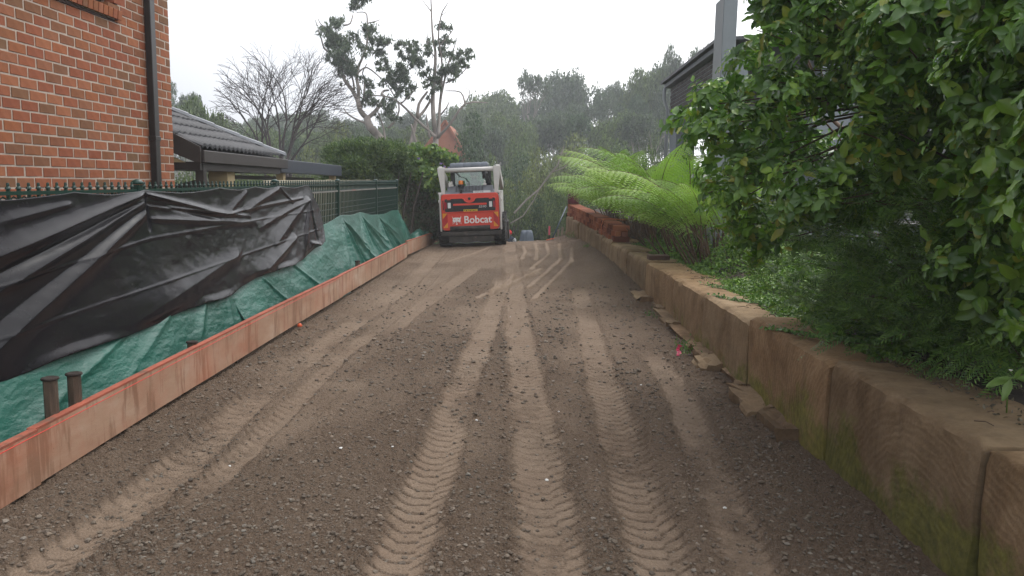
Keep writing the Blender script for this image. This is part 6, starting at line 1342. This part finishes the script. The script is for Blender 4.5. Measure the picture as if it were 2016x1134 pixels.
# creepers trailing over the wall top
def creeper(pts, n, lab, group=None):
    pts = [Vector([float(c) for c in p_]) for p_ in pts]; th = thing('creeper', lab, 'creeper', pts[0], group); MB().tube(pts, 0.003, 5).build('stem', M['twig'], th, True); PP = []
    for i in range(n):
        t_ = r6.random()*(len(pts)-1); k = int(t_); q_ = pts[k].lerp(pts[k+1], t_-k); PP.append(q_+Vector((r6.gauss(0, 0.014), r6.gauss(0, 0.02), abs(r6.gauss(0, 0.014))+0.004)))
    N = rng.normal(size=(n, 3))*0.5+np.array([[-0.5, -0.4, 0.8]]); N /= np.linalg.norm(N, axis=1, keepdims=True); V, Fq = leaf_quads(np.array(PP), N, rng.normal(size=(n, 3)), 0.030, 0.022, 0.1); mobj('leaves', np_mesh('leaves', V, Fq, M['ivy']), th)
zt_ = lambda Y: float(topz(Y))+0.012
creeper([(2.3, 4.9, zt_(4.9)), (2.1, 5.0, zt_(5)), (1.95, 5.15, zt_(5.1)), (1.83, 5.4, zt_(5.4)), (1.775, 5.7, zt_(5.6)-0.03)], 190, 'leafy creeper strand trailing over the wall edge, nearest of the strands')
creeper([(2.35, 6.8, zt_(6.8)), (2.15, 7.0, zt_(7)), (1.95, 7.3, zt_(7.3)), (1.82, 7.7, zt_(7.7))], 170, 'creeper strand reaching across the wall top in the middle')
creeper([(2.3, 8.0, zt_(8)), (2.1, 8.2, zt_(8.2)), (1.92, 8.6, zt_(8.6))], 130, 'farthest short creeper strand on the wall top')
# weeds at the foot of the wall
def weed(X, Y, lab, n=70, s_=0.05):
    z = float(surface(np.array([X]), np.array([Y]))[0][0]); th = thing('weed', lab, 'weed', (X, Y, z)); Pn = np.array([[X, Y, z]])+rng.normal(size=(n, 3))*np.array([[0.05, 0.09, 0.0]])*s_/0.05+np.abs(rng.normal(size=(n, 1)))*np.array([[0, 0, 0.04]])*s_/0.05
    N = rng.normal(size=(n, 3)); N[:, 2] *= 0.4; N /= np.linalg.norm(N, axis=1, keepdims=True); V, Fq = leaf_quads(Pn, N, np.array([[0, 0, 1.0]])+0.6*rng.normal(size=(n, 3)), 0.035, 0.011); mobj('leaves', np_mesh('leaves', V, Fq, M['ivy']), th)
weed(1.60, 7.6, 'small weed clump beside the pink tape at the foot of the wall', 160, 0.07); weed(1.56, 9.6, 'tiny grassy weed on the footing, halfway along the wall', 60); weed(1.05, 18.6, 'grassy tuft at the far end of the wall foot', 160, 0.09); weed(1.22, 16.2, 'small tuft on the mud bank against the far wall', 60, 0.05)
# small twigs on the wall top and bed
tb = MB()
for k in range(46):
    Y = r6.uniform(3.1, 9.5); X = float(wallX(Y))+r6.uniform(0.12, 0.5); a_ = r6.uniform(0, 3.14); L = r6.uniform(0.03, 0.10); z = float(topz(Y))+0.012; tb.tube([(X, Y, z), (X+L*0.5*math.cos(a_), Y+L*0.5*math.sin(a_), z+0.006), (X+L*math.cos(a_+0.3), Y+L*math.sin(a_+0.3), z)], 0.0025, 4)
tag(tb.build('fallen_twigs', M['twig'], None, True), 'scattered brown twigs on top of the sandstone wall', 'twigs', kind='stuff')
